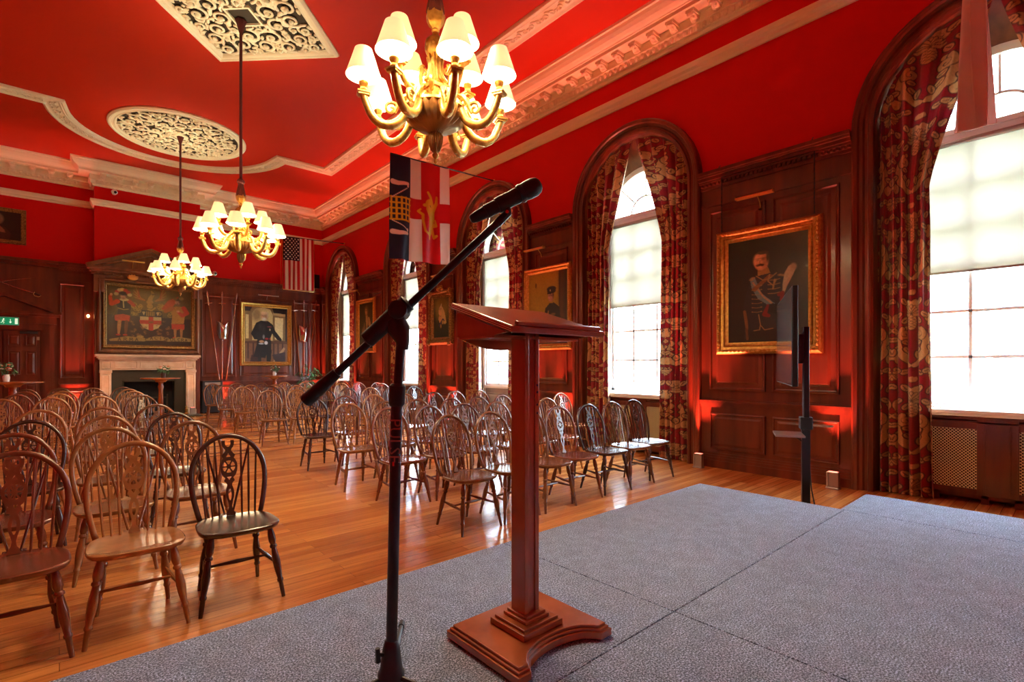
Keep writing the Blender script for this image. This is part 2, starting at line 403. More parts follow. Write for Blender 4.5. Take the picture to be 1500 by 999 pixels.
# ------------------------------------------------------------------ floor, ceiling, walls
MB().box(XL, XR+.5, YB, YF, -.05, 0).build('floor', floorm, kind=S_)
MB().box(XL, XR, YB, YF, ZC, ZC+.1).build('ceiling', red_ceil, kind=S_)
MB().box(XL-.1, XL, YB, YF, 0, ZC).build('wall_left', red_wall, kind=S_)
MB().box(XL, XR, YB-.1, YB, 0, ZC).build('wall_back', red_wall, kind=S_)
wf = MB().box(XL, XR, YF, YF+.1, 0, ZC); wf.box(BX0, BX1, BY, YF, 3.9, ZC)
wf.build('wall_far', red_wall, kind=S_)
m = MB(); m.box(BX0, BX1, BY, YF-.0, 1.05, 3.9); m.box(BX0, 1.23, BY, YF, 0, 1.05); m.box(2.43, BX1, BY, YF, 0, 1.05)
m.build('trim_0', bpy.data.materials['mahogany_panelling'], kind=S_)
# window wall with five arched openings (local x = -Y)
RI, ZS = .97, 4.0
m = MB(); n = 24
edges = []
cs = sorted(WIN)
prev = YB
for c in cs:
    m.add([(XR, prev, 0), (XR, c-RI, 0), (XR, c-RI, ZC), (XR, prev, ZC)], [(0,1,2,3)])
    arc = [(c-RI*math.cos(PI*k/n), ZS+RI*math.sin(PI*k/n)) for k in range(n+1)]
    for k in range(n):
        (y0, z0), (y1, z1) = arc[k], arc[k+1]
        m.add([(XR, y0, z0), (XR, y1, z1), (XR, y1, ZC), (XR, y0, ZC)], [(0,1,2,3)])
    prev = c+RI
m.add([(XR, prev, 0), (XR, YF, 0), (XR, YF, ZC), (XR, prev, ZC)], [(0,1,2,3)])
# outer leaf with smaller openings so the wall is a solid wall
RO = .74; ZO = 3.86; XO = XR+.42; prev = YB
for c in cs:
    m.add([(XO, prev, -.1), (XO, c-RO, -.1), (XO, c-RO, ZC+.1), (XO, prev, ZC+.1)], [(0,1,2,3)])
    arc = [(c-RO*math.cos(PI*k/n), ZO+RO*math.sin(PI*k/n)) for k in range(n+1)]
    for k in range(n):
        (y0, z0), (y1, z1) = arc[k], arc[k+1]
        m.add([(XO, y0, z0), (XO, y1, z1), (XO, y1, ZC+.1), (XO, y0, ZC+.1)], [(0,1,2,3)])
    prev = c+RO
m.add([(XO, prev, -.1), (XO, YF, -.1), (XO, YF, ZC+.1), (XO, prev, ZC+.1)], [(0,1,2,3)])
m.add([(XR, YB, ZC), (XO, YB, ZC), (XO, YF, ZC), (XR, YF, ZC)], [(0,1,2,3)])
m.build('wall_right', red_wall, kind=S_, fix=False)

# cornice round the room, with the jog over the chimney breast
loop = [(XL,YB),(XR,YB),(XR,YF),(BX1,YF),(BX1,BY),(BX0,BY),(BX0,YF),(XL,YF)]
corn = [(0,6.00),(.035,6.00),(.045,6.03),(.045,6.05),(.075,6.06),(.10,6.13),(.12,6.14),(.12,6.17),(.10,6.175),(.10,6.27),(.30,6.27),(.315,6.275),(.315,6.33),(.33,6.335),(.335,6.35),(.36,6.365),(.40,6.40),(.43,6.455),(.445,6.50),(.47,6.51),(.475,6.55)]
c = MB().sweep(loop, corn, True, 1)
def along(p0, p1, inn, pitch, fn, mb):
    p0 = Vector(p0); p1 = Vector(p1); d = (p1-p0); L = d.length; d.normalize(); nrm = Vector(inn)
    k = max(1, int(L/pitch)); 
    for i in range(k):
        q = p0+d*((i+.5)*L/k); M = Matrix(((d.x, nrm.x, 0, q.x), (d.y, nrm.y, 0, q.y), (0, 0, 1, 0), (0,0,0,1))); fn(mb, M)
def modil(mb, M):
    mb.box(-.062,.062,.09,.285,6.225,6.272, M)
    mb.prism([(.095,6.16),(.16,6.175),(.20,6.205),(.25,6.20),(.28,6.225),(.095,6.228)], -.05, .05, M @ Matrix(((0,0,1,0),(1,0,0,0),(0,1,0,0),(0,0,0,1))))
    mb.ball((0,.262,6.205), (.052,.03,.03), 8, 6, M); mb.ball((0,.135,6.18), (.052,.028,.03), 8, 6, M); mb.ball((0,.20,6.20),(.03,.05,.03),6,4,M)
def egg(mb, M):
    mb.ball((0,.092,6.095), (.030,.030,.042), 8, 5, M); mb.prism([(-.008,6.055),(.008,6.055),(.004,6.135),(-.004,6.135)], -.001,.001, M @ Matrix(((1,0,0,.05),(0,0,1,.1),(0,1,0,0),(0,0,0,1))))
segs = [((XR,YB+.3),(XR,YF-.3),(-1,0)), ((BX1+.3,YF),(XR-.3,YF),(0,-1)), ((BX0,BY),(BX1,BY),(0,-1)), ((XL+.3,YF),(BX0-.3,YF),(0,-1))]
for a, b, nn in segs:
    along(a, b, nn, .316, modil, c); along(a, b, nn, .10, egg, c)
c.build('trim_1', cream, kind=S_)
# frieze rail
MB().sweep(loop, [(0,5.50),(.03,5.50),(.05,5.53),(.05,5.56),(.075,5.59),(.085,5.63),(.085,5.66),(.06,5.665),(0,5.67)], True, 1).build('trim_2', cream, kind=S_)

# spirals and leaves of plasterwork
def spiral(cx, cy, r, turns=1.6, a0=0, hand=1, n=22, z=0, dz=0):
    P = []; R = []
    for i in range(n):
        t = i/(n-1); rr = r*(1-t*.86); a = a0+hand*turns*2*PI*t
        P.append((cx+rr*math.cos(a), cy+rr*math.sin(a), z+dz*t)); R.append((1-.45*t))
    return P, R
def plasterwork(mb, inside, x0, x1, y0, y1, zt, rmin, rmax, tr, seed, tries=2500):
    rg = random.Random(seed); circ = []
    for t in range(tries):
        r = rmin+(rmax-rmin)*(1-t/tries)
        x, y = rg.uniform(x0, x1), rg.uniform(y0, y1)
        if not inside(x, y, r*.9): continue
        if all((x-a)**2+(y-b)**2 > ((r+c_)*.86)**2 for a, b, c_ in circ):
            circ.append((x, y, r))
    for (x, y, r) in circ:
        P, R = spiral(x, y, r*.95, 1.45, rg.uniform(0, 2*PI), rg.choice((-1, 1)), 20, zt, -.03)
        f = tr*(.75+.45*r/rmax); mb.tube(P, [q*f for q in R], 5, up=(0,0,1), sx=.8)
        mb.ball((x, y, zt-.03), f*1.5, 6, 4)
        if r > rmin*1.5:
            for k in range(7):
                a = rg.uniform(0, 2*PI); rr = r*1.08
                M = Matrix.Translation((x+rr*math.cos(a), y+rr*math.sin(a), zt)) @ Matrix.Rotation(a+rg.choice((-1,1))*.9, 4, 'Z')
                mb.ball((0,0,0), (r*.40, r*.17, .022), 6, 4, M)
    return circ
# round rose
def rose_round(cx, cy, name, label):
    e = empty(name, (cx, cy, ZC), 0, label, 'ceiling rose')
    ring = MB(); path = [(1.3*math.cos(2*PI*k/64), 1.3*math.sin(2*PI*k/64)) for k in range(64)]
    ring.sweep(path, [(0,0),(0,-.03),(.03,-.06),(.06,-.06),(.075,-.045),(.11,-.045),(.125,-.06),(.15,-.05),(.17,-.012)], True, 1)
    ring.build('moulded_ring', cream, e, smooth=True)
    MB().lathe([(1.16,-.004),(1.16,-.010)], 48).build('recess_shade', dark_void, e)  # flat dark disc paints the shade behind the openwork
    w_ = MB(); plasterwork(w_, lambda x, y, r: math.hypot(x, y)+r < 1.13 and math.hypot(x, y) > .16+r, -1.2, 1.2, -1.2, 1.2, -.03, .05, .15, .024, 5, 6000)
    w_.lathe([(.15,-.02),(.15,-.05),(.10,-.06),(.05,-.06)], 16)
    w_.build('scrollwork', cream, e, smooth='all')
rose_round(2.03, 13.45, 'ceiling_rose', 'round cream openwork ceiling rose above the farthest chandelier, ringed by moulding')
def rose_diamond(cx, cy):
    e = empty('ceiling_rose', (cx, cy, ZC), PI/4, 'large diamond-shaped cream openwork ceiling panel above the middle chandelier', 'ceiling rose')
    h = 1.03; path = [(-h,-h),(h,-h),(h,h),(-h,h)]
    MB().sweep(path, [(0,0),(0,-.03),(.03,-.07),(.06,-.07),(.075,-.05),(.10,-.05),(.12,-.065),(.14,-.05),(.16,-.012)], True, 1).build('moulded_frame', cream, e)
    MB().box(-.9,.9,-.9,.9,-.010,-.004).build('recess_shade', dark_void, e)  # flat dark sheet, depth shade given by its colour
    w_ = MB(); plasterwork(w_, lambda x, y, r: max(abs(x), abs(y))+r < .88 and max(abs(x), abs(y)) > .22+r*.9, -.9, .9, -.9, .9, -.03, .045, .16, .024, 11, 6000)
    w_.build('scrollwork', cream, e, smooth='all')
    q = .2; MB().sweep([(-q,-q),(q,-q),(q,q),(-q,q)], [(0,-.01),(0,-.05),(.03,-.05),(.035,-.02)], True, 1).build('centre_frame', cream, e)
rose_diamond(2.02, 8.22)
# shaped ceiling band with half-round bays about the end roses
def band():
    x0, x1, yn, yf = -1.29, 5.33, 3.05, 13.35; R = 2.1; cx = 2.03
    P = [(x1, yn-.0)]
    P += [(x1, yf)]
    P += [(cx+R+.02, yf)]
    P += [(cx+R*math.cos(PI*k/28), yf+R*math.sin(PI*k/28)) for k in range(1, 28)]
    P += [(cx-R-.02, yf), (x0, yf), (x0, yn), (cx-R-.02, yn)]
    P += [(cx-R*math.cos(PI*k/28), yn-R*math.sin(PI*k/28)) for k in range(1, 28)]
    P += [(cx+R+.02, yn)]
    return P
bp_ = band(); mb = MB()
mb.sweep(bp_, [(-.19,ZC),(-.19,ZC-.02),(-.165,ZC-.045),(-.14,ZC-.05),(-.115,ZC-.03),(-.10,ZC-.018),(.07,ZC-.018),(.08,ZC-.04),(.105,ZC-.055),(.125,ZC-.04),(.145,ZC-.06),(.175,ZC-.05),(.19,ZC-.02),(.19,ZC)], True, 1)
rg = random.Random(3)
n_ = len(bp_)
for i in range(n_):
    a = Vector(bp_[i]); b = Vector(bp_[(i+1) % n_]); d = b-a; L = d.length
    if L < .05: continue
    d.normalize(); nr = Vector((-d.y, d.x)); k = max(1, round(L/.15))
    if L > 1.0: a = a+d*.12; L -= .24
    for j in range(k):
        q = a+d*((j+.5)*L/k)-nr*.012
        P, R = spiral(q.x, q.y, .062, 1.2, math.atan2(d.y, d.x)+PI*(j % 2), 1 if j % 2 else -1, 12, ZC-.028, -.014)
        mb.tube(P, [r*.015 for r in R], 5)
        M = Matrix.Translation((q.x, q.y, ZC-.028)) @ Matrix.Rotation(math.atan2(d.y, d.x)+(.6 if j % 2 else -.6), 4, 'Z')
        mb.ball((.075,0,0), (.05,.018,.02), 6, 4, M)
mb.build('trim_3', cream, kind=S_, smooth=True)

# ------------------------------------------------------------------ wainscot
PF = [(0,0),(0,.030),(.018,.034),(.030,.016),(.042,.012),(.085,.012),(.12,.026)]   # raised-and-fielded panel
def wainscot(name, w_, loc, rz, cols, low_cols=None, dent=True):
    """x 0..w_, wall at y=0"""
    m = MB(); T = .035
    def bx(x0, x1, y0, z0, z1): m.box(x0, x1, -y0, 0, z0, z1)
    bx(0, w_, T, 0, 3.86)
    # skirting in steps
    bx(0, w_, T+.05, 0, .10); bx(0, w_, T+.038, .10, .14); bx(0, w_, T+.028, .14, .17); bx(0, w_, T+.015, .17, .20)
    # dado rail
    bx(0, w_, T+.02, .82, .85); bx(0, w_, T+.045, .85, .88); bx(0, w_, T+.07, .88, .915); bx(0, w_, T+.03, .915, .93)
    # cornice with dentils
    bx(0, w_, T+.012, 3.56, 3.60)
    bx(0, w_, T+.02, 3.80, 3.84); bx(0, w_, T+.03, 3.84, 3.875); bx(0, w_, T+.07, 3.875, 3.90); bx(0, w_, T+.10, 3.90, 3.94); bx(0, w_, T+.135, 3.94, 3.965); bx(0, w_, T+.15, 3.965, 4.01)
    if dent:
        k = int(w_/.055)
        for i in range(k):
            x = (i+.5)*w_/k; m.box(x-.015, x+.015, -(T+.062), -T, 3.842, 3.874)
    for (a, b) in cols:
        o = len(m.v); m.rects(a, b, 1.05, 3.48, PF)
        m.v[o:] = [(x, y-T, z) for x, y, z in m.v[o:]]
    for (a, b) in (low_cols or cols):
        o = len(m.v); m.rects(a, b, .25, .74, [(0,0),(0,.026),(.016,.03),(.026,.012),(.05,.010),(.075,.02)])
        m.v[o:] = [(x, y-T, z) for x, y, z in m.v[o:]]
    return m.build(name, mahog, kind=S_, loc=loc, rz=rz)
def twin(w_, mg=.13, gap=.09):
    return [(mg, w_/2-gap/2), (w_/2+gap/2, w_-mg)]
RA = 1.17   # outer radius of the arch mouldings
tn = 4
piers = []
for i in range(4):
    hi = WIN[i+1]-RA; lo = WIN[i]+RA; wd = hi-lo
    cols = twin(wd) if wd > 1.5 else [(.14, wd/2-.04), (wd/2+.04, wd-.14)] if i == 9 else [(.16, wd-.16)]
    low = twin(wd) if wd > 1.5 else [(.16, wd-.16)]
    wainscot('trim_%d' % tn, wd, (XR, hi, 0), -PI/2, cols, low); tn += 1
wainscot('trim_%d' % tn, YF-(WIN[4]+RA), (XR, YF, 0), -PI/2, [(.12, YF-(WIN[4]+RA)-.1)]); tn += 1
# far wall, right of the chimney breast
wr = XR-BX1
wainscot('trim_%d' % tn, wr, (BX1, YF, 0), 0, [(.10,1.02),(1.12,2.62),(2.72,3.22),(3.33,3.6)], [(.10,1.02),(1.12,2.62),(2.72,3.6)]); tn += 1
# far wall, between door case and breast, and left of the door
wainscot('trim_%d' % tn, BX0+.02, (-.02, YF, 0), 0, [(.0+.02,.52)], [(.02,.52)]); tn += 1
wainscot('trim_%d' % tn, .9, (XL, YF, 0), 0, [(.1,.75)]); tn += 1
# wainscot above door case
m = MB(); m.box(-1.85, -.02, YF-.03, YF, 2.6, 3.86); m.box(-1.85,-.02,YF-.18,YF,3.94,4.01); m.box(-1.85,-.02,YF-.10,YF,3.86,3.94)
m.box(XL, 0, YF-.003, YF, 0, 2.6); m.build('trim_%d' % tn, mahog, kind=S_); tn += 1

# ------------------------------------------------------------------ door and door case on the far wall
DX0, DX1 = -1.65, -.22
m = MB(); m.box(-1.0, -.36, YF-.05, YF-.005, 0, 2.24)
m.box(-1.66, -1.03, YF-.05, YF-.005, 0, 2.24)
dr = m.build('door_1', mahog, kind=S_)
p = MB()
for (a, b) in ((-.94,-.70),(-.63,-.42),(-1.60,-1.38),(-1.30,-1.08)):
    for z0, z1 in ((1.86,2.15),(1.15,1.75),(.25,.95)):
        o = len(p.v); p.rects(a, b, z0, z1, [(0,0),(0,.02),(.02,.022),(.035,.006),(.07,.018)]); p.v[o:] = [(x, y+YF-.05, z) for x, y, z in p.v[o:]]
p.build('door_panel', mahog, dr)
MB().box(-.42,-.37,YF-.09,YF-.05,2.02,2.10).build('hinge', mattemetal, dr)
MB().box(-.72,-.40,YF-.11,YF-.05,2.17,2.23).build('door_closer', blackp, dr)
m = MB()
for x0, x1 in ((-1.90,-1.66),(-.34,-.10)):
    m.box(x0, x1, YF-.07, YF-.0, 0, 2.42); m.box(x0+.03, x1-.03, YF-.10, YF-.0, 0, 2.38); m.box(x0+.07, x1-.07, YF-.12, YF-.0, 0, 2.36)
m.box(-1.66,-.34, YF-.09, YF, 2.25, 2.42)
m.box(-1.95,-.05, YF-.11, YF, 2.42, 2.60); m.box(-2.0,0.0, YF-.16, YF, 2.60, 2.66); m.box(-2.05,.04, YF-.20, YF, 2.66, 2.72)
tri = [(-2.07,2.72),(.06,2.72),(-1.0,3.14)]
Mx = Matrix(((1,0,0,0),(0,0,1,0),(0,1,0,0),(0,0,0,1)))
m.prism([(-1.9,2.72),(-.1,2.72),(-1.0,3.05)], YF-.08, YF-.0, Mx)
for sx in (-1, 1):
    m.prism([(-1.0,3.06),(-1.0,3.14),(-1.0+sx*1.06,2.72),(-1.0+sx*.88,2.72)][::sx], YF-.20, YF, Mx)
m.build('trim_%d' % tn, mahog, kind=S_); tn += 1
# emergency exit sign
e = empty('exit_sign', (-.90, YF-.11, 2.36), 0, 'green emergency exit sign with running figure, arrow and door, above the far door', 'sign')
MB().box(-.17,.17,-.02,.0,-.0,.20).build('sign_frame', greydoor, e)
MB().box(-.16,.16,-.026,-.02,.01,.19).build('sign_panel', signg, e)
g = MB(); g.ball((-.098,-.028,.15),(.014,.003,.014),8,6)
g.ball((-.100,-.028,.135),(.009,.003,.012),6,4); g.tube([(-.10,-.028,.13),(-.115,-.028,.09)], .012, 4); g.tube([(-.115,-.028,.09),(-.09,-.028,.07),(-.10,-.028,.04)], .008, 4); g.tube([(-.115,-.028,.09),(-.13,-.028,.06),(-.15,-.028,.06)], .008, 4)
g.tube([(-.10,-.028,.125),(-.075,-.028,.11)], .006, 4); g.tube([(-.10,-.028,.125),(-.13,-.028,.115)], .006, 4)
g.box(.095,.145,-.030,-.026,.03,.17); g.box(.012,.024,-.030,-.026,.07,.15)
g.prism([(-.008,.085),(.018,.045),(.044,.085)], -.030, -.026, Mx)
g.build('pictogram', signw, e)

# ------------------------------------------------------------------ chimney breast: overmantel, mantelpiece, hearth
e = empty('overmantel', (1.85, BY-.004, 0), 0, 'carved wooden overmantel with triangular pediment framing the heraldic painting', 'overmantel')
m = MB(); m.box(-1.17,1.17,-.05,0,1.70,3.86)
m.build('backboard', oak, e)
m = MB(); o = len(m.v); m.rects(-1.13,1.13,1.72,3.66,[(0,0),(0,.06),(.03,.09),(.06,.09),(.08,.06)],cap=False); m.v[o:] = [(x, y-.05, z) for x, y, z in m.v[o:]]
m.box(-1.2,-.98,-.13,-.05,3.28,3.72); m.box(.98,1.2,-.13,-.05,3.28,3.72); m.box(-.85,.85,-.13,-.05,1.72,1.79); m.box(-.45,.45,-.12,-.05,3.60,3.84)
m.build('eared_surround', oak, e, bevel=.006)
m = MB(); m.box(-1.24,1.24,-.12,0,3.74,3.80); m.box(-1.28,1.28,-.20,0,3.80,3.86); m.box(-1.33,1.33,-.26,0,3.86,3.93)
for i in range(40): x = -1.2+2.4*(i+.5)/40; m.box(x-.016, x+.016, -.17, -.10, 3.745, 3.795)
m.prism([(-1.2,3.93),(1.2,3.93),(0,4.40)], -.10, 0, Mx)
for sx in (-1, 1):
    m.prism([(0,4.42),(0,4.52),(sx*1.36,3.97),(sx*1.33,3.90),(sx*1.2,3.93)][::sx], -.26, 0, Mx)
    m.prism([(0,4.34),(0,4.42),(sx*1.2,3.96),(sx*1.05,3.93)][::sx], -.18, 0, Mx)
m.build('pediment', oak, e, bevel=.004)
e = empty('fireplace', (1.83, BY, 0), 0, 'pale stone fireplace with broad mantelshelf and dark open hearth under the heraldic painting', 'fireplace')
m = MB(); m.box(-1.16,1.16,-.30,0,1.62,1.68); m.box(-1.12,1.12,-.25,0,1.58,1.62); m.box(-1.09,1.09,-.20,0,1.54,1.58)
m.build('mantelshelf', stone, e, bevel=.006)
m = MB(); m.box(-1.06,1.06,-.13,0,1.27,1.54)
for a, b in ((-1.02,-.82),(-.76,-.27),(-.22,.22),(.27,.76),(.82,1.02)):
    o = len(m.v); m.rects(a, b, 1.31, 1.50, [(0,0),(0,.015),(.015,.018),(.03,.004)]); m.v[o:] = [(x, y-.13, z) for x, y, z in m.v[o:]]
m.build('frieze', stone, e)
for sx in (-1, 1):
    m = MB(); m.box(sx*.94-.115, sx*.94+.115, -.16, 0, 0, 1.27); m.box(sx*.94-.13, sx*.94+.13, -.18, 0, 0, .16)
    m.box(sx*.94-.13, sx*.94+.13, -.18, 0, 1.20, 1.27)
    o = len(m.v); m.rects(sx*.94-.08, sx*.94+.08, .22, 1.14, [(0,0),(0,.012),(.012,.015),(.022,.003)]); m.v[o:] = [(x, y-.16, z) for x, y, z in m.v[o:]]
    m.build('jamb', stone, e, bevel=.005)
m = MB(); m.box(-.83,.83,-.05,.0,.98,1.27); m.box(-.83,-.58,-.05,.0,0,.98); m.box(.58,.83,-.05,.0,0,.98)
m.box(-.60,-.56,-.06,.30,0,.98); m.box(.56,.60,-.06,.30,0,.98); m.box(-.6,.6,-.06,.30,.96,1.0)
m.build('hearth_surround', firebronze, e)
m = MB(); m.box(-.6,.6,.30,.33,0,1.0); m.box(-.6,.6,0,.33,0,.02)
m.build('firebox', soot_and_shade, e)
m = MB()
for i in range(9): x = -.38+.76*i/8; m.box(x-.008, x+.008, -.02, .0, .12, .50)
m.box(-.42,.42,-.03,.01,.50,.53); m.box(-.42,.42,-.03,.01,.10,.13); m.box(-.42,-.39,-.03,.01,0,.60); m.box(.39,.42,-.03,.01,0,.60)
m.build('grate', firebronze, e)
MB().box(-1.1,1.1,-.75,-.20,0,.035).build('hearth_slab', firebronze, e, bevel=.004)
for sx in (-1,1):
    f = MB(); f.lathe([(.05,0),(.06,.03),(.03,.06),(.045,.11),(.045,.15),(.02,.19),(.035,.22),(.0,.25)], 12, Matrix.Translation((sx*.80,-.35,.035)))
    f.build('firedog', brass, e, smooth=True)

# ------------------------------------------------------------------ windows
def win_frame(i, c):
    loc, rz = RW(c)
    W = empty('window_%d' % (i+1), loc, rz, kind=S_)
    # architrave: swept profile up one jamb, round the arch, down the other
    prof = [(0,0),(0,.07),(.02,.085),(.045,.085),(.055,.06),(.085,.055),(.10,.075),(.13,.08),(.145,.105),(.18,.115),(.20,.10),(.20,0)]
    pts = [(-1, 0.0)]; n = 32
    m = MB(); rows = []
    def ring(ang=None, z=None, side=0):
        r = []
        for d, p in prof:
            R = RI+d
            if ang is None: r.append((side*R, -p, z))
            else: r.append((-R*math.cos(ang), -p, ZS+R*math.sin(ang)))
        return r
    rows.append(ring(None, 0, -1))
    for k in range(n+1): rows.append(ring(PI*k/n))
    rows.append(ring(None, 0, 1))
    q = len(prof)
    vs = [v for r in rows for v in r]; fs = []
    for a in range(len(rows)-1):
        for b in range(q-1): fs.append((a*q+b, a*q+b+1, (a+1)*q+b+1, (a+1)*q+b))
    m.add(vs, fs); m.build('architrave', mahog, W, smooth=True)
    # wood reveal, lofted from the room opening to the window
    m = MB(); ys = [0, .06, .33]; Rs = [RI, RI-.01, RO]; Zs = [ZS, ZS, ZO]; rows = []
    for y, R, Z in zip(ys, Rs, Zs):
        r = [(-R, y, 0)]+[(-R*math.cos(PI*k/n), y, Z+R*math.sin(PI*k/n)) for k in range(n+1)]+[(R, y, 0)]
        rows.append(r)
    q = n+3; vs = [v for r in rows for v in r]; fs = [(a*q+b, a*q+b+1, (a+1)*q+b+1, (a+1)*q+b) for a in range(2) for b in range(q-1)]
    m.add(vs, fs)
    m.build('reveal', oak, W, smooth=True)
    # white frame
    zb = .95; m = MB(); G = .66
    m.box(-RO,-G,.31,.44,0 if i == 2 else zb-.05,ZO); m.box(G,RO,.31,.44,0 if i == 2 else zb-.05,ZO)
    m.box(-RO,RO,.27,.44,3.74,3.86); m.box(-RO,RO,.25,.30,3.80,3.84)
    ring2 = []
    for k in range(n+1):
        a = PI*k/n; ring2.append((a,))
    def arcband(r0, r1, y0, y1, zc, nn=24):
        vs = []; fs = []
        for k in range(nn+1):
            a = PI*k/nn; ca, sa = -math.cos(a), math.sin(a)
            vs += [(r0*ca,y0,zc+r0*sa),(r1*ca,y0,zc+r1*sa),(r1*ca,y1,zc+r1*sa),(r0*ca,y1,zc+r0*sa)]
        for k in range(nn):
            for j in range(4):
                fs.append((k*4+j, k*4+(j+1) % 4, (k+1)*4+(j+1) % 4, (k+1)*4+j))
        m.add(vs, fs)
    arcband(G, RO+.005, .31, .44, ZO)
    m.box(-RO,RO,.31,.44,zb-.05,zb) 
    m.build('window_frame', sashm, W)
    # sash bars
    m = MB(); b = .014
    for x in (-G/3, G/3): m.box(x-b, x+b, .345, .385, zb, 3.74)
    zz = [zb+.05, 1.475, 1.955, 2.42, 2.85, 3.28]
    for z in zz[1:]:
        hh = .026 if abs(z-2.42) < .01 else b
        m.box(-G, G, .345, .385, z-hh, z+hh)
    m.box(-G,G,.34,.39,zb,zb+.055); m.box(-G,-G+.045,.34,.39,zb,3.74); m.box(G-.045,G,.34,.39,zb,3.74)
    # fanlight bars
    arcband(.26, .285, .345, .385, ZO); 
    for a in (PI*.25, PI*.5, PI*.75):
        ca, sa = -math.cos(a), math.sin(a); m.tube([(.27*ca,.365,ZO+.27*sa),(G*ca,.365,ZO+G*sa)], .016, 4)
    m.build('glazing_bars', sashm, W)
    if i == 2:
        d = MB(); d.box(-G,G,.34,.39,0,zb-.04)
        for a_, b_ in ((-.60,-.06),(.06,.60)):
            o = len(d.v); d.rects(a_, b_, .15, .80, [(0,0),(0,.015),(.02,.018),(.035,.004),(.08,.012)]); d.v[o:] = [(x, y+.34, z) for x, y, z in d.v[o:]]
        d.build('door_panel', greydoor, W)
    # panes
    vs = [(-G,.365,zb),(G,.365,zb),(G,.365,3.75),(-G,.365,3.75)]
    MB().add(vs, [(0,1,2,3)]).build('window_pane', glassm, W)
    arc = [(-G*math.cos(PI*k/24), .365, ZO+G*math.sin(PI*k/24)) for k in range(25)]
    MB().add(arc, [tuple(range(25))]).build('fanlight_pane', glassm, W)
    if i != 2:
        MB().box(-RO-.05,RO+.05,.33,.43,-.02,.94).build('apron', oak, W)
        m = MB(); m.box(-.90,.90,.09,.34,.90,.935); m.box(-.88,.88,.11,.34,.87,.90)
        m.build('window_sill', white, W, bevel=.006)
        m = MB(); m.box(-.74,.74,.25,.33,.935,.965); m.build('window_board', white, W)
    return W
pos_w = ['nearest the stage', 'behind the screen-side end of the right block', 'behind the lectern', 'second from the far wall', 'in the far corner']
for i, c in enumerate(WIN): win_frame(i, c)
bl_lab = ['pale roller blind half drawn at the big window nearest the stage', 'pale roller blind in the window between big portrait and lectern', 'pale roller blind in the glazed-door window just behind the lectern top', 'pale roller blind behind the microphone boom, window beside the gilt-framed veiled woman', 'pale roller blind in the far corner window by the plant']
bl = empty('roller_blind', *RW(WIN[0]), bl_lab[0], 'blind', 'roller blinds in the arched windows')
m = MB(); m.box(-.655,.655,.300,.302,2.375,3.73); m.build('blind_fabric', blindm, bl)
MB().box(-.655,.655,.294,.308,2.355,2.378).build('bottom_bar', mattemetal, bl)
MB().lathe([(.03,-.66),(.03,.66)], 12, Matrix.Translation((0,.29,3.72)) @ Matrix.Rotation(PI/2,4,'Y')).build('roller', mattemetal, bl)
for i in range(1, 5):
    b2 = copy_tree(bl); b2.location = (XR, WIN[i], 0); b2['label'] = bl_lab[i]

# radiator covers
rc = empty('radiator_cover', *RW(WIN[0]), 'mahogany radiator cover with brass lattice grilles under the window nearest the stage', 'radiator cover', 'radiator covers under the windows')
rc.location.x += .14
m = MB()
GR = [(-.56,-.15),(.15,.56)]
m.box(-.86,-.56,0,.03,.09,.87); m.box(-.15,.15,0,.03,.09,.87); m.box(.56,.86,0,.03,.09,.87)
for a, b in GR:
    m.box(a, b, 0, .03, .745, .80); m.box(a, b, 0, .03, .09, .14); m.box(a-.1, b+.1, .004, .03, .84, .87)
m.box(-.86,.86,.0,.03,.80,.82)
m.box(-.10,-.085,-.006,0,.10,.80); m.box(.085,.10,-.006,0,.10,.80)
for x in (-.86,-.50,-.12,.12,.50,.80): m.box(x, x+.06, 0, .03, 0, .09)
m.box(-.86,.86,0,.03,.055,.09)
m.box(-.86,-.84,0,.19,0,.87); m.box(.84,.86,0,.19,0,.87)
m.build('case', mahog, rc, bevel=.002)
for a, b in GR:
    g = MB(); z0, z1 = .14, .745; wd_ = b-a; ht = z1-z0; p_ = .030
    k = -int(ht/p_)-1
    while k*p_ < wd_:
        for s in (1, -1):
            pts = []
            x_ = k*p_
            t0 = max(0, -x_); t1 = min(ht, wd_-x_)
            if t1-t0 > .01:
                A = (x_+t0, t0); B = (x_+t1, t1)
                if s < 0: A = (wd_-A[0], A[1]); B = (wd_-B[0], B[1])
                g.tube([(a+A[0], .020+s*.002, z0+A[1]), (a+B[0], .020+s*.002, z0+B[1])], .0046, 4)
        k += 1
    g.build('lattice_grille', lattice, rc)
m = MB(); m.box(-.80,.80,.05,.15,.12,.72)
for j in range(26): x = -.78+1.56*j/25; m.box(x-.02, x+.02, .04, .05, .12, .72)
m.build('radiator', soot_and_shade, rc)  # near-black colour paints in the shade behind the grilles
for i, lb in ((1,'mahogany radiator cover with lattice grilles behind the end chairs of the right block'),(3,'radiator cover under the window behind the microphone stand pole'),(4,'radiator cover under the far corner window')):
    r2 = copy_tree(rc); r2.location = (XR+.14, WIN[i], 0); r2['label'] = lb

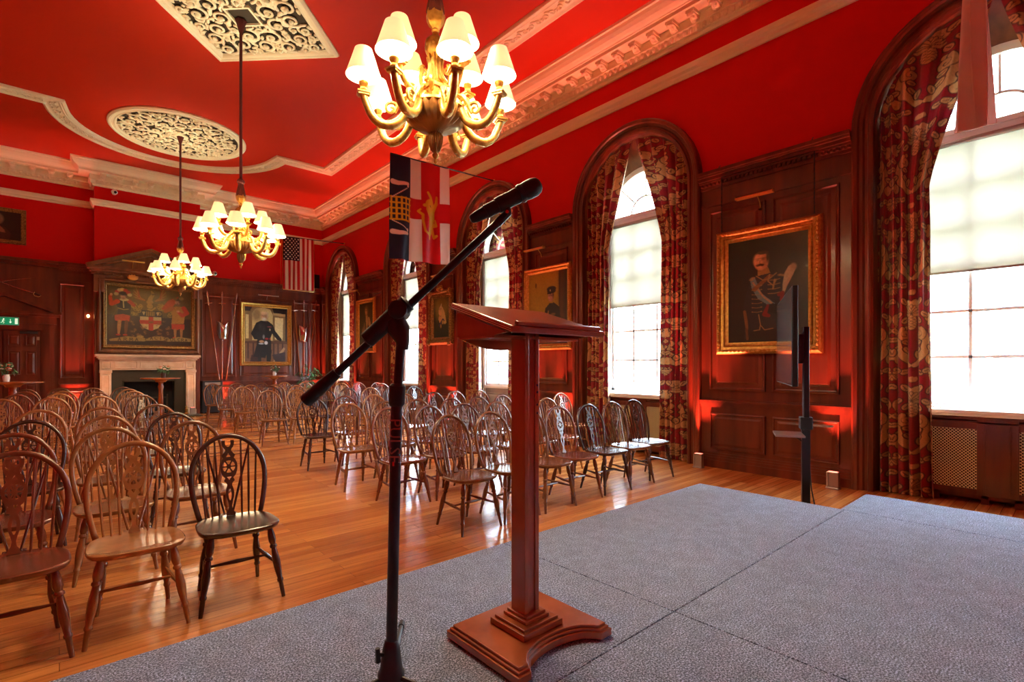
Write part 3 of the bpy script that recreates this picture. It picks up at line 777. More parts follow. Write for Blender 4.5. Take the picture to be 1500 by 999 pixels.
# ------------------------------------------------------------------ damask curtains
def damask_tile():
    W_, H_ = .30, .92; nx, ny = 96, 290       # half of a mirrored repeat
    crim = np.array((.24,.006,.014)); gd = np.array((.54,.275,.105)); dk = np.array((.05,.016,.012))
    P = Paint(W_, H_, nx, ny, crim)
    def st(pts, wd):
        P.line(pts, [q+.008 for q in wd] if hasattr(wd, '__len__') else wd+.008, dk); P.line(pts, wd, gd)
    def sp(x, y, r, a0, hand, turns=1.4, w0=.021):
        pts, R = spiral(x, y, r, turns, a0, hand, 26); st([(p[0], p[1]) for p in pts], [w0*q for q in R])
    # big S-scroll acanthus
    for oy in (0, H_):
        pts = [(.02,.80+oy-H_),(.10,.74+oy-H_),(.17,.66+oy-H_),(.20,.55+oy-H_),(.17,.45+oy-H_),(.10,.40+oy-H_)]; st(pts, [.020,.034,.042,.040,.032,.020])
        sp(.12,.47+oy-H_,.062,-1.2,1); sp(.23,.30+oy-H_,.055,1.6,-1); sp(.06,.16+oy-H_,.055,2.6,1); sp(.24,.74+oy-H_,.05,-.4,-1)
        # side leaves
        for (x, y, a, l) in ((.22,.60,.6,.055),(.25,.52,.2,.05),(.24,.44,-.3,.05),(.12,.62,2.4,.05),(.13,.55,2.9,.045),(.05,.66,1.5,.05),(.10,.30,.9,.05),(.16,.25,.5,.05),(.20,.16,-.9,.05),(.27,.12,-.5,.045),(.14,.10,2.2,.05),(.28,.64,1.3,.05),(.10,.86,.4,.05),(.17,.86,-.3,.05),(.24,.88,-.9,.05)):
            for c_, dl in ((dk,.010),(gd,0)): P.ell(x+math.cos(a)*l*.5, y+oy-H_+math.sin(a)*l*.5, l*.80+dl, .026+dl, c_, a)
            P.line([(x, y+oy-H_), (x+math.cos(a)*l, y+oy-H_+math.sin(a)*l)], .0030, dk)
            for kk in (.35,.65): P.line([(x+math.cos(a)*l*kk, y+oy-H_+math.sin(a)*l*kk), (x+math.cos(a)*l*(kk+.3)+.012*math.sin(a), y+oy-H_+math.sin(a)*l*(kk+.3)-.012*math.cos(a))], .0022, dk)
        # pineapple / palmette on the axis x = 0
        for c_, dl in ((dk,.007),(gd,0)):
            P.ell(0, .34+oy-H_,   .050+dl, .082+dl, c_); P.ell(0, .02+oy-H_, .05+dl, .035+dl, c_)
        for k in range(4):
            for s in (-1, 1): P.line([(-.05, .30+k*.03+oy-H_+s*.03), (.05, .30+k*.03+oy-H_-s*.03)], .0018, dk)
        for k in range(5):
            a = -PI/2+k*.36
            for c_, dl in ((dk,.006),(gd,0)): P.ell(math.cos(a)*.055, .27+oy-H_+math.sin(a)*.065,   .046+dl, .016+dl, c_, a)
            a = PI/2-k*.4
            for c_, dl in ((dk,.006),(gd,0)): P.ell(.30-abs(math.cos(a))*.05, .92*.5+oy-H_+.48-.06+math.sin(a)*.04,   .044+dl, .017+dl, c_, -a)
        for k in range(6): P.ell(.27-.01*(k % 2), .36+.02*k+oy-H_, .009, .009, gd)
    P.noise(.18, 4, 2)
    return P.a
TILE = damask_tile()
def sample_tile(U, V):
    W_, H_ = .30, .92; ny, nx = TILE.shape[:2]
    u = np.mod(U, 2*W_); u = np.where(u > W_, 2*W_-u, u)/W_*(nx-1); v = np.mod(V, H_)/H_*(ny-1)
    u0 = np.floor(u).astype(int); v0 = np.floor(v).astype(int); u1 = np.minimum(u0+1, nx-1); v1 = np.minimum(v0+1, ny-1)
    fu = (u-u0)[..., None]; fv = (v-v0)[..., None]
    return (TILE[v0,u0]*(1-fu)+TILE[v0,u1]*fu)*(1-fv)+(TILE[v1,u0]*(1-fu)+TILE[v1,u1]*fu)*fv
def curtain_mesh(side, seed):
    nx, ny = 220, 560; s = np.linspace(0, 1, nx)[None, :]; t = np.linspace(0, 1, ny)[:, None]
    RH = .945; th = s*PI/2*.985
    xh = -RH*np.cos(th); zh = ZS+RH*np.sin(th)-.005; zb = .012+.0*s
    L = zh-zb; z = zh-t*L
    zw = 3.25
    xw = -.955+.455*s; xb = -.965+.50*s
    k = np.clip((zh-z)/(zh-zw), 0, 1); k = k*k*(3-2*k)*.35+k*.65
    k = k**.92
    x = xh*(1-k)+xw*k
    k2 = np.clip((zw-z)/(zw-zb), 0, 1); x = x+(xb-xw)*k2*k2
    nf = 5.5; ph = 2*PI*nf*s+seed
    sag = np.clip((zh-z)/.25, 0, 1)
    waist = np.exp(-((z-zw)/.45)**2)
    amp = (.016+.030*sag)*(1-.35*waist)+.010*k2
    y = .045+amp*np.sin(ph+.5*np.sin(z*1.3+seed))+.008*np.sin(2.3*ph+1+z*.8)
    x = x+(.010+.008*k2)*np.sin(ph*.97+1.9+.4*z)*np.sin(PI*s)+.006*np.sin(3*z+seed)*s*waist
    y = y+.05*waist*s*0-.015*waist
    U = s*.82+0*t+(.06 if side > 0 else .2); V = (zh-z)*1.0+.1*np.sin(ph)*0+0*s+(ZS+RH-zh)
    cols = sample_tile(U+0*V, V)
    # gilt braid along the leading edge
    X = (x*side); X = X+0*t
    return nx, ny, (X+0*s*t, y+0*t, z+0*s), cols
cl = ['left-hand', 'right-hand']
cwin = ['of the window nearest the stage', 'of the window beside the big officer portrait', 'of the window behind the lectern', 'of the window behind the microphone boom', 'of the far corner window']
cur_src = []
for sd in (0, 1):
    nx, ny, fn, cols = curtain_mesh(1 if sd == 0 else -1, .6+sd*2.1)
    o = grid_obj('curtain', nx, ny, fn, cols, damaskm); cur_src.append(o)
for i, c in enumerate(WIN):
    for sd in (0, 1):
        o = cur_src[sd] if i == 0 else cur_src[sd].copy()
        if i: COL.objects.link(o)
        o.location = (XR, c, 0); o.rotation_euler.z = -PI/2
        if i == 2 : pass
        tag(o, '%s red and gold damask curtain %s' % (cl[sd], cwin[i]), 'curtain', 'damask curtains in the arched windows')

# ------------------------------------------------------------------ pictures
SK = np.array(rgb(205,150,110)); 
def place_canvas(P, w_, h_, parent, y=-.02):
    xs = np.linspace(-w_/2, w_/2, P.nx)[None, :]+np.zeros((P.ny, 1)); zs = np.linspace(h_/2, -h_/2, P.ny)[:, None]+np.zeros((1, P.nx))
    rg_ = np.random.RandomState(3); ys = y+np.zeros_like(xs)
    grid_obj('painted_canvas', P.nx, P.ny, (xs, ys, zs), P.a, canvasm, parent)
    MB().box(-w_/2, w_/2, y+.003, -.003, -h_/2, h_/2).build('backing_board', dark_void, parent)
def frame(parent, w_, h_, fw, mat, depth=.06, carved=True, seed=1, name='frame'):
    m = MB(); x, z = w_/2, h_/2
    prof = [(0,0),(0,depth*.55),(fw*.10,depth*.8),(fw*.22,depth),(fw*.34,depth*.9),(fw*.42,depth*.62),(fw*.62,depth*.5),(fw*.72,depth*.62),(fw*.80,depth*.5),(fw*.92,depth*.38),(fw,depth*.3),(fw,.01)]
    m.rects(-x, x, -z, z, prof, cap=False)
    if carved:
        rg_ = random.Random(seed); st = fw*.34
        for (a, b, ax) in ((-x, x, 0), (-z, z, 1)):
            k = int((b-a-2*fw*.5)/st)
            for i in range(k):
                t = a+fw*.5+(b-a-fw)*(i+.5)/k
                for s in (-1, 1):
                    off = (z if ax == 0 else x)-fw*.28
                    p = (t, -depth*.97, s*off) if ax == 0 else (s*off, -depth*.97, t)
                    r = (st*.42, depth*.12, fw*.13) if ax == 0 else (fw*.13, depth*.12, st*.42)
                    m.ball(p, r, 6, 4)
                    off2 = (z if ax == 0 else x)-fw*.70
                    p = (t+st*.5, -depth*.60, s*off2) if ax == 0 else (s*off2, -depth*.60, t+st*.5)
                    m.ball(p, (st*.3, depth*.08, fw*.06) if ax == 0 else (fw*.06, depth*.08, st*.3), 5, 4)
        if carved == 'ornate':
            for s in (-1, 1):
                for s2 in (-1, 1):
                    for q in range(5): m.ball((s*(x-fw*.4)+rg_.uniform(-1,1)*fw*.4, -depth, s2*(z-fw*.4)+rg_.uniform(-1,1)*fw*.4), (fw*.22, depth*.25, fw*.22), 6, 4)
            for q in range(9): m.ball((rg_.uniform(-1,1)*w_*.16, -depth, z-fw*.1+rg_.uniform(-.2,1)*fw*.55), (fw*.25, depth*.3, fw*.2), 6, 4)
            for q in range(60):
                s = rg_.choice((-1,1)); 
                if rg_.random() < .5: p = (s*(x-fw*.3), rg_.uniform(-z, z))
                else: p = (rg_.uniform(-x, x), s*(z-fw*.3))
                m.ball((p[0], -depth*.95, p[1]), (fw*.16, depth*.2, fw*.16), 6, 4)
    m.build(name, mat, parent, smooth=True)
def face(P, x, y, r, skin, hair, beard=None, look=0, dark=.45):
    sk = np.array(skin)
    P.ell(x, y, r*.78, r, sk*.75, soft=2); P.ell(x-.15*r, y-.05*r, r*.62, r*.88, sk, soft=5)
    P.ell(x+.42*r, y+.05*r, r*.3, r*.8, sk*.5, soft=6, op=.7)
    P.ell(x+.15*r, y-.93*r, r*.62, r*.20, hair, soft=2); P.ell(x+.70*r, y-.35*r, r*.17, r*.5, hair, soft=3)
    for s in (-1, 1):
        P.ell(x-.1*r+s*.32*r, y-.16*r, r*.17, r*.07, sk*.25, soft=2); P.ell(x-.1*r+s*.32*r, y-.32*r, r*.22, r*.05, np.array(hair)*.7, soft=2)
    P.line([(x-.12*r, y-.1*r), (x-.2*r, y+.22*r), (x-.05*r, y+.25*r)], r*.05, sk*.55)
    P.ell(x-.1*r, y+.52*r, r*.22, r*.05, sk*.5, soft=2)
    if beard is not None:
        P.ell(x-.1*r, y+.68*r, r*.5, r*.38, beard, soft=4, op=.9)
    return P
# 1 -- officer with white plume
def pic_officer():
    w_, h_ = .96, 1.32; P = Paint(w_, h_, 150, 206, rgb(22,16,10)); P.ell(.75,.2,.5,.5,rgb(58,50,32),soft=40,op=.7); P.ell(.2,.5,.4,.7,rgb(26,20,12),soft=40)
    navy = rgb(30,28,34); gl = rgb(150,112,66)
    P.poly([(.30,.52),(.42,.45),(.55,.45),(.70,.50),(.74,.62),(.73,.85),(.66,1.0),(.62,1.15),(.30,1.18),(.27,1.0),(.28,.80),(.25,.66)], navy)
    P.poly([(.26,.60),(.31,.52),(.34,.75),(.30,.98),(.28,1.25),(.21,1.28),(.22,1.0),(.20,.85)], navy); 
    P.line([(.215,.92),(.235,1.05),(.245,1.14)], [.018,.02,.016], rgb(120,78,40)); P.line([(.24,1.15),(.25,1.27)], .016, rgb(96,52,26))
    P.poly([(.66,.50),(.74,.56),(.80,.86),(.74,.98),(.66,.92)], navy); P.line([(.79,.84),(.76,.92),(.74,.98)], [.02,.024,.015], rgb(140,90,48))
    P.ell(.44,.40,.06,.055,SK*.7); P.poly([(.38,.41),(.50,.38),(.53,.46),(.38,.48)], rgb(150,112,60))
    face(P, .42, .30, .112, SK*1.25, rgb(70,48,30)); P.ell(.405,.343,.05,.013,rgb(52,30,16)); P.ell(.375,.35,.02,.012,rgb(52,30,16)); P.ell(.435,.35,.02,.012,rgb(52,30,16)); P.ell(.36,.28,.03,.05,SK*1.5,soft=8,op=.5); 
    P.poly([(.28,.50),(.34,.49),(.42,.70),(.60,.86),(.56,.90),(.38,.77),(.30,.62)], rgb(96,118,122)); P.line([(.32,.56),(.44,.74),(.58,.87)], .011, rgb(165,125,95))
    P.poly([(.52,.47),(.56,.49),(.34,.68),(.30,.64)], rgb(120,70,36))
    for k in range(7):
        y = .60+k*.055; P.line([(.31,y),(.37,y+.008),(.43,y+.002)], .0028, gl); P.ell(.31,y,.006,.006,gl); P.ell(.42,y,.006,.006,gl)
        P.line([(.50,y-.05),(.58,y-.045),(.64,y-.055)], .004, gl) if k < 4 else None
    P.line([(.36,.48),(.44,.54),(.52,.53),(.60,.47)], .006, gl); P.line([(.52,.48),(.50,.56),(.56,.62),(.60,.55)], .007, gl); P.line([(.58,.55),(.56,.66)], .010, gl)
    for a, b in ((.30,.52),(.32,.50),(.64,.50),(.68,.51)): P.ell(a, b, .024, .012, gl, soft=2)
    P.line([(.39,.97),(.41,1.10),(.40,1.16)], .005, gl); P.line([(.41,1.10),(.46,1.165),(.56,1.15)], .004, gl); P.line([(.40,1.16),(.33,1.17)], .004, gl)
    P.line([(.68,.72),(.70,.62),(.74,.50),(.77,.44)], [.012,.03,.05,.045], rgb(176,158,128)); P.ell(.79,.42,.035,.04,rgb(160,140,112),soft=4)
    P.line([(.63,.74),(.67,.72),(.66,.80)], .022, rgb(120,10,12)); P.poly([(.47,.86),(.56,.84),(.66,.87),(.60,.98),(.50,.94)], rgb(16,12,16)); P.line([(.50,.86),(.46,.97),(.51,.99)], [.015,.028,.02], rgb(125,12,14))
    return P.noise(.15, 2, 2), w_, h_
# 2 -- young man in peaked cap
def pic_cap():
    w_, h_ = 1.0, 1.32; P = Paint(w_, h_, 96, 128, rgb(128,100,22)); P.ell(.35,.35,.5,.5,rgb(160,130,30),soft=30); P.poly([(.78,0),(1,0),(1,1.32),(.80,1.32)], rgb(44,22,8)); P.ell(.85,.5,.05,.7,rgb(84,40,12),soft=12)
    P.poly([(0,1.0),(.5,.95),(1,1.05),(1,1.32),(0,1.32)], rgb(40,26,10)); nv = rgb(20,22,20)
    P.poly([(.44,.66),(.55,.58),(.66,.57),(.80,.66),(.84,.95),(.80,1.32),(.42,1.32),(.44,1.0),(.38,.92)], nv)
    face(P, .585, .46, .085, SK*.9, rgb(40,26,14)); P.ell(.60,.36,.11,.045,rgb(16,16,16)); P.ell(.60,.32,.12,.05,rgb(30,32,30)); P.line([(.50,.395),(.58,.405)], .012, rgb(8,8,8)); P.ell(.57,.345,.014,.018,rgb(190,170,110))
    P.line([(.48,.95),(.50,.80),(.52,.72)], .014, rgb(150,110,60)); P.ell(.64,.78,.06,.02,rgb(110,80,50)); P.line([(.40,1.25),(.55,1.16),(.68,1.20)], .02, rgb(150,120,80))
    P.ell(.19,.22,.02,.05,rgb(90,66,20)); return P.noise(.15, 3, 2), w_, h_
# 3 -- veiled woman in profile
def pic_veil():
    w_, h_ = .70, .97; P = Paint(w_, h_, 70, 98, rgb(30,26,10)); P.ell(.36,.24,.34,.32,rgb(112,104,48),soft=22); P.ell(.3,.1,.3,.12,rgb(120,90,20),soft=20,op=.7)
    P.poly([(.20,.55),(.40,.50),(.60,.62),(.66,.97),(.12,.97),(.16,.7)], rgb(12,11,9))
    P.poly([(.30,.26),(.40,.22),(.50,.36),(.58,.62),(.50,.66),(.36,.52)], rgb(190,165,110)); P.ell(.30,.34,.075,.10,rgb(205,165,115)); P.ell(.31,.26,.07,.05,rgb(170,140,100)); P.line([(.33,.22),(.36,.15)], [.03,.008], rgb(200,185,150))
    P.poly([(.24,.44),(.36,.46),(.44,.54),(.38,.66),(.26,.60),(.22,.52)], rgb(190,150,105)); P.poly([(.22,.66),(.42,.50),(.50,.56),(.28,.72)], rgb(24,30,80)); P.ell(.42,.60,.05,.05,rgb(180,150,90)); P.ell(.33,.69,.03,.05,rgb(160,120,60))
    return P.noise(.15, 4, 2), w_, h_
# 4 -- robed figure
def pic_robe():
    w_, h_ = 1.0, 1.3; P = Paint(w_, h_, 66, 86, rgb(40,30,14)); P.ell(.8,.3,.3,.4,rgb(56,44,20),soft=14)
    P.poly([(.25,.45),(.42,.30),(.58,.30),(.80,.55),(.90,1.3),(.15,1.3),(.18,.8)], rgb(34,22,14)); P.ell(.50,.24,.14,.17,rgb(88,62,34),soft=3)
    face(P, .50, .24, .095, SK, rgb(90,66,40)); P.poly([(.46,.36),(.58,.35),(.62,.55),(.56,.75),(.50,.70),(.45,.5)], rgb(176,140,88)); P.poly([(.62,.40),(.72,.42),(.88,.78),(.78,.86),(.64,.62)], rgb(176,142,92))
    P.ell(.32,.80,.13,.12,rgb(130,96,60),soft=4); P.ell(.36,.66,.06,.1,rgb(120,88,56),soft=3); P.poly([(.40,.8),(.62,.8),(.66,1.2),(.36,1.2)], rgb(60,20,12)); P.ell(.53,.72,.06,.04,SK*.8)
    return P.noise(.2, 5, 2), w_, h_
# 5 -- white-bearded officer in black
def pic_beard():
    w_, h_ = 1.27, 1.72; P = Paint(w_, h_, 104, 140, rgb(122,92,56)); cr = rgb(204,176,122)
    P.poly([(.0,0),(.22,0),(.16,.14),(.0,.14)], rgb(30,20,22)); P.poly([(.80,0),(1.27,0),(1.27,.2),(.85,.16)], rgb(30,22,28)); P.poly([(1.2,.1),(1.27,.1),(1.27,1.72),(1.2,1.72)], rgb(44,30,32))
    P.poly([(.22,1.05),(.22,.20),(.32,.05),(.55,0),(.74,.06),(.82,.22),(.82,1.05)], rgb(196,168,112)); P.ell(.34,.25,.13,.2,rgb(140,112,70),soft=10)
    P.poly([(.03,.25),(.12,.25),(.12,1.0),(.03,1.0)], cr); P.poly([(.88,.30),(1.14,.32),(1.12,1.02),(.88,1.0)], rgb(214,190,140)); P.poly([(.83,.16),(1.2,.18),(1.2,.26),(.83,.24)], rgb(170,136,90))
    P.poly([(0,1.08),(1.2,1.04),(1.27,1.09),(1.27,1.14),(0,1.14)], rgb(86,50,34)); P.poly([(0,1.14),(1.27,1.14),(1.27,1.72),(0,1.72)], rgb(118,78,54))
    for x in (.1,.25,.85,.98,1.12): P.line([(x,1.14),(x,1.6)], .022, rgb(66,36,30))
    P.poly([(.82,1.72),(1.15,1.25),(1.2,1.3),(.95,1.72)], rgb(170,130,92)); P.poly([(.2,1.5),(.5,1.5),(.45,1.72),(.15,1.72)], rgb(60,30,26)); P.poly([(.8,1.5),(1.2,1.4),(1.2,1.72),(.9,1.72)], rgb(52,30,36))
    bk = rgb(20,17,19)
    P.poly([(.33,.50),(.46,.43),(.68,.43),(.82,.54),(.90,.74),(1.10,1.00),(1.06,1.06),(.94,1.0),(.80,.82),(.76,.95),(.78,1.4),(.76,1.72),(.64,1.72),(.63,1.5),(.60,1.6),(.25,1.56),(.34,1.2),(.36,1.02),(.28,1.02),(.18,.84)], bk)
    P.line([(.43,1.6),(.43,1.72)], .05, bk); P.ell(.42,.88,.10,.12,rgb(28,26,30)); P.ell(.55,.93,.03,.07,rgb(130,126,128)); P.ell(.49,1.08,.07,.04,SK*.85); P.ell(.62,1.12,.05,.055,rgb(206,204,214)); P.ell(.48,1.15,.07,.02,rgb(190,190,200))
    P.ell(.64,.99,.05,.03,rgb(160,16,14)); P.ell(.74,.99,.02,.03,rgb(160,16,14)); P.ell(.72,.61,.06,.015,rgb(150,60,70)); P.ell(.735,.70,.018,.035,rgb(190,170,130)); P.ell(.45,.6,.05,.1,rgb(48,44,46),soft=6); P.ell(.55,.7,.04,.12,rgb(44,40,42),soft=6)
    face(P, .575, .29, .125, rgb(196,140,104), rgb(190,160,130), beard=rgb(205,196,180)); P.ell(.56,.18,.085,.045,rgb(214,170,130),soft=3)
    return P.noise(.14, 6, 2), w_, h_
# 6 -- bewigged man
def pic_wig():
    w_, h_ = .95, .80; P = Paint(w_, h_, 70, 60, rgb(34,4,4)); P.ell(.18+.32,.22,.15,.18,rgb(120,84,66),soft=3); P.poly([(.25,.42),(.45,.36),(.68,.46),(.78,.62),(.74,.80),(.15,.80)], rgb(60,22,12))
    face(P, .50, .25, .105, rgb(176,74,34), rgb(120,84,66)); P.poly([(.46,.38),(.54,.36),(.66,.52),(.68,.60),(.60,.60)], rgb(140,78,58)); P.ell(.38,.5,.05,.06,rgb(84,48,20)); P.ell(.45,.68,.09,.03,rgb(100,60,26))
    return P.noise(.2, 7, 2), w_, h_
# 7 -- heraldic painting
def pic_arms():
    w_, h_ = 1.92, 1.62; P = Paint(w_, h_, 230, 194, rgb(46,34,10)); P.poly([(0,0),(1.92,0),(1.92,.82),(0,.78)], rgb(70,58,14)); P.ell(.95,.3,.7,.45,rgb(96,80,22),soft=40,op=.8); P.poly([(0,.80),(1.92,.84),(1.92,1.62),(0,1.62)], rgb(38,20,8))
    gl = rgb(150,122,52); rd = rgb(158,46,14); dkb = rgb(26,22,12); cream_ = rgb(178,158,104)
    # shield
    P.poly([(.72,.80),(1.20,.80),(1.20,1.0),(1.13,1.12),(.96,1.20),(.79,1.12),(.72,1.0)], cream_); P.poly([(.91,.80),(1.02,.80),(1.02,1.19),(.96,1.20),(.91,1.18)], rd); P.poly([(.70,.90),(1.21,.90),(1.20,1.01),(.72,1.01)], rd); P.ell(.965,.955,.06,.03,rgb(110,70,20))
    P.poly([(.70,.62),(1.22,.62),(1.23,.80),(.69,.80)], rgb(28,30,22)); 
    for k in range(5): P.line([(.87+.04*k,.66),(.87+.04*k,.77)], .010, gl)
    for x in (.80,1.12): P.ell(x,.68,.035,.02,cream_); P.poly([(x-.025,.70),(x+.025,.70),(x,.77)], cream_)
    # helm, mantling, crest with wings
    P.ell(.94,.50,.07,.07,gl); P.line([(.90,.60),(.98,.62),(1.06,.54)], .02, gl); P.ell(.94,.38,.08,.05,gl)
    P.line([(.93,.40),(.95,.28),(1.02,.15),(.98,.08)], [.06,.05,.035,.02], gl); P.line([(1.0,.16),(1.10,.14),(1.12,.24),(1.06,.30)], .022, rgb(86,66,20))
    for s in (-1, 1):
        for k in range(9):
            a = -.2-k*.16; x0, y0 = .94+s*(.12+.015*k), .34-.01*k; L = .22+.02*k
            P.line([(x0,y0),(x0+s*L*math.cos(a),y0+L*math.sin(a)*.8)], [.018,.005], gl if k % 2 else rgb(140,60,20))
        for k in range(14):
            a = rnd.uniform(0, 2*PI); cx_, cy_ = .94+s*rnd.uniform(.20,.50), rnd.uniform(.46,.74)
            pts, R = spiral(cx_, cy_, .055, 1.1, a, s, 12); P.line([(p[0], p[1]) for p in pts], [.012*q for q in R], gl, .8)
        for k in range(18):
            cx_, cy_ = .96+s*rnd.uniform(.12,.44), rnd.uniform(.9,1.38); P.ell(cx_, cy_, .02, .008, rgb(130,96,50), rnd.uniform(0,3), op=.8)
            pts, R = spiral(cx_, cy_, .04, 1.0, rnd.uniform(0,6), s, 8); P.line([(p[0], p[1]) for p in pts], [.007*q for q in R], rgb(110,74,34), .7)
    # flag right
    P.poly([(1.20,.56),(1.36,.30),(1.62,.16),(1.52,.40),(1.38,.62)], rgb(150,62,16)); P.line([(.30,.04),(.26,.5),(.12,.85)], .006, rgb(90,60,24))
    # left figure
    P.poly([(.20,.50),(.30,.36),(.44,.36),(.52,.52),(.50,.78),(.22,.78),(.24,.62)], dkb); P.line([(.22,.42),(.10,.50),(.07,.30),(.09,.24)], [.06,.05,.035,.03], rgb(170,62,18)); P.line([(.48,.40),(.58,.50)], [.05,.04], rgb(150,50,16)); P.ell(.095,.235,.03,.035,SK*.9)
    P.poly([(.16,.80),(.34,.76),(.50,.80),(.48,.96),(.34,.94),(.30,.98),(.17,.95)], rd); P.ell(.37,.36,.10,.04,cream_); face(P,.355,.27,.075,SK*.95,dkb,beard=rgb(120,70,30)); P.ell(.35,.19,.09,.05,dkb)
    for x, y, c_ in ((.22,.15,rd),(.27,.10,cream_),(.33,.08,rgb(200,170,90)),(.40,.10,rd),(.46,.16,rd),(.49,.22,cream_),(.20,.21,cream_)): P.ell(x,y,.05,.045,c_,soft=2)
    for x in (.27,.42): P.line([(x,.97),(x-.01,1.12),(x-.02,1.30)], [.04,.04,.025], rgb(160,112,62) if x < .3 else rgb(90,50,24)); P.ell(x-.03,1.34,.05,.022,rd)
    P.line([(.24,.60),(.36,.64),(.46,.62)], .010, gl); P.line([(.35,.40),(.36,.58)], .012, cream_)
    # right figure
    P.poly([(1.42,.52),(1.54,.46),(1.70,.46),(1.78,.60),(1.74,.96),(1.44,.98),(1.46,.74)], rgb(150,104,36)); P.line([(1.74,.50),(1.82,.64),(1.70,.72),(1.60,.62)], [.06,.055,.05,.03], rd); P.line([(1.46,.52),(1.30,.62)], [.06,.045], rgb(140,80,26)); P.ell(1.60,.60,.04,.03,SK*.9)
    P.poly([(1.44,.98),(1.76,.98),(1.75,1.14),(1.62,1.12),(1.60,1.15),(1.45,1.13)], rd); face(P,1.59,.34,.07,SK*.85,dkb,beard=rgb(90,50,26)); P.ell(1.60,.26,.09,.04,rgb(70,60,20)); P.ell(1.68,.22,.06,.05,rgb(130,110,60)); P.ell(1.53,.24,.05,.04,rgb(110,90,40))
    for x in (1.53,1.68): P.line([(x,1.15),(x,1.35)], [.036,.024], rgb(140,96,50)); P.ell(x-.01,1.38,.05,.02,rd)
    # scrolls with the motto
    for a, b, y in ((.08,.80,1.44),(.84,1.34,1.41),(1.34,1.88,1.42)): P.line([(a,y+.05),((a+b)/2,y),(b,y+.02)], [.03,.065,.05], rgb(134,112,60))
    P.ell(.72,1.38,.08,.04,rgb(140,118,66)); ink = rgb(28,18,8)
    P.text('ARMA', .24, 1.42, .085, ink, .007, .125); P.text('PACIS', .84, 1.36, .085, ink, .007, .105, lambda i: .012*abs(i-2)); P.text('FULCRA', 1.33, 1.385, .08, ink, .007, .088, lambda i: .010*abs(i-2.5))
    return P.noise(.2, 8, 2), w_, h_
def picture(fn, name, label, pos, rz, ow, oh, fw, mat, depth, carved, seed, tilt=0, light=None):
    P, w_, h_ = fn(); e = empty(name, pos, rz, label, 'painting')
    P.w, P.h = w_, h_
    place_canvas(P, ow-2*fw*.95, oh-2*fw*.95, e, -.022)
    frame(e, ow, oh, fw, mat, depth, carved, seed)
    if tilt: e.rotation_euler.x = tilt
    return e
XP = XR-.085
pe = picture(pic_officer, 'portrait_painting', 'big gilt-framed portrait of a moustached officer with blue sash, beside the wall screen', (XP, 2.655, 2.34), -PI/2, 1.27, 1.62, .155, gold, .09, True, 1)
MB().box(-.12,.12,-.085,-.05,-.785,-.745).build('nameplate', brass, pe)
picture(pic_cap, 'portrait_painting', 'gilt-framed portrait of a young man in peaked cap, partly behind the lectern top', (XP, 6.48, 2.43), -PI/2, 1.18, 1.52, .11, gold, .08, True, 2)
pe = picture(pic_veil, 'portrait_painting', 'ornately framed portrait of a woman in white veil and blue sash', (XP, 9.92, 2.50), -PI/2, .96, 1.25, .17, olgold, .10, 'ornate', 3)
picture(pic_robe, 'portrait_painting', 'gilt-framed portrait of a robed figure behind the microphone boom', (XP, 13.78, 2.54), -PI/2, 1.14, 1.56, .13, gold, .09, True, 4)
picture(pic_beard, 'portrait_painting', 'portrait of a white-bearded man in black uniform on the far wall', (4.905, YF-.085, 2.37), 0, 1.52, 1.97, .13, gold, .08, False, 5)
picture(pic_wig, 'portrait_painting', 'small dark portrait of a bewigged man high on the red far wall', (-1.18, YF-.005, 4.77), 0, 1.14, .86, .10, olgold, .05, False, 6)
picture(pic_arms, 'heraldic_painting', 'large heraldic painting of two soldiers beside a shield, hung over the fireplace', (1.85, BY-.055, 2.70), 0, 2.06, 1.72, .10, olgold, .07, True, 7)
# picture lights
def plight(loc, rz, ln, label, mat=brass, drop=.12, out=.2):
    e = empty('picture_light', loc, rz, label, 'picture light', 'picture lights over the paintings')
    m = MB(); n_ = 12
    vs = []; fs = []
    for k in range(n_+1):
        a = PI*k/n_
        for r in (.034, .030):
            for x in (-ln/2, ln/2): vs.append((x, -out+r*math.cos(a), r*math.sin(a)))
    for k in range(n_):
        q = k*4; fs += [(q, q+1, q+5, q+4), (q+2, q+6, q+7, q+3)]
    fs += [(0,2,3,1), (n_*4, n_*4+1, n_*4+3, n_*4+2)]
    m.add(vs, fs); m.box(-ln/2,-ln/2+.004,-out-.034,-out+.034,-.002,.034); m.box(ln/2-.004,ln/2,-out-.034,-out+.034,-.002,.034)
    m.build('trough', mat, e, smooth=True)
    MB().tube([(0,-out,.03),(0,-out*.55,.035),(0,-.03,-drop*.3),(0,-.0,-drop)], .007, 6).build('bracket', mat, e, smooth=True)
    MB().lathe([(.022,0),(.022,.012)], 12, Matrix.Translation((0,0,-drop)) @ Matrix.Rotation(PI/2,4,'X')).build('rose', mat, e)
plight((XR-.035, 2.75, 3.50), -PI/2, .46, 'brass picture light above the big officer portrait')
plight((XR-.035, 6.70, 3.50), -PI/2, .50, 'brass picture light above the portrait of the man in peaked cap')
plight((XR-.035, 9.93, 3.45), -PI/2, .40, 'brass picture light above the veiled woman portrait')
plight((XR-.035, 14.35, 3.58), -PI/2, .45, 'brass picture light above the robed figure portrait')
plight((4.93, YF-.035, 3.58), 0, .60, 'cream picture light above the white-bearded officer portrait', mattemetal)
plight((1.45, BY-.10, 4.10), 0, .48, 'brass picture light on the pediment above the heraldic painting', brass, .30, .24)
MB().lathe([(.11,0),(.12,.02),(.09,.035),(.0,.04)], 20, Matrix.Translation((1.45,BY-.14,3.72)) @ Matrix.Rotation(PI/2,4,'X') @ Matrix.Scale(.7,4,(0,1,0))).build('plaque', brass, None)
tag(bpy.data.objects['plaque'], 'small oval gilt plaque on the overmantel above the heraldic painting', 'plaque')
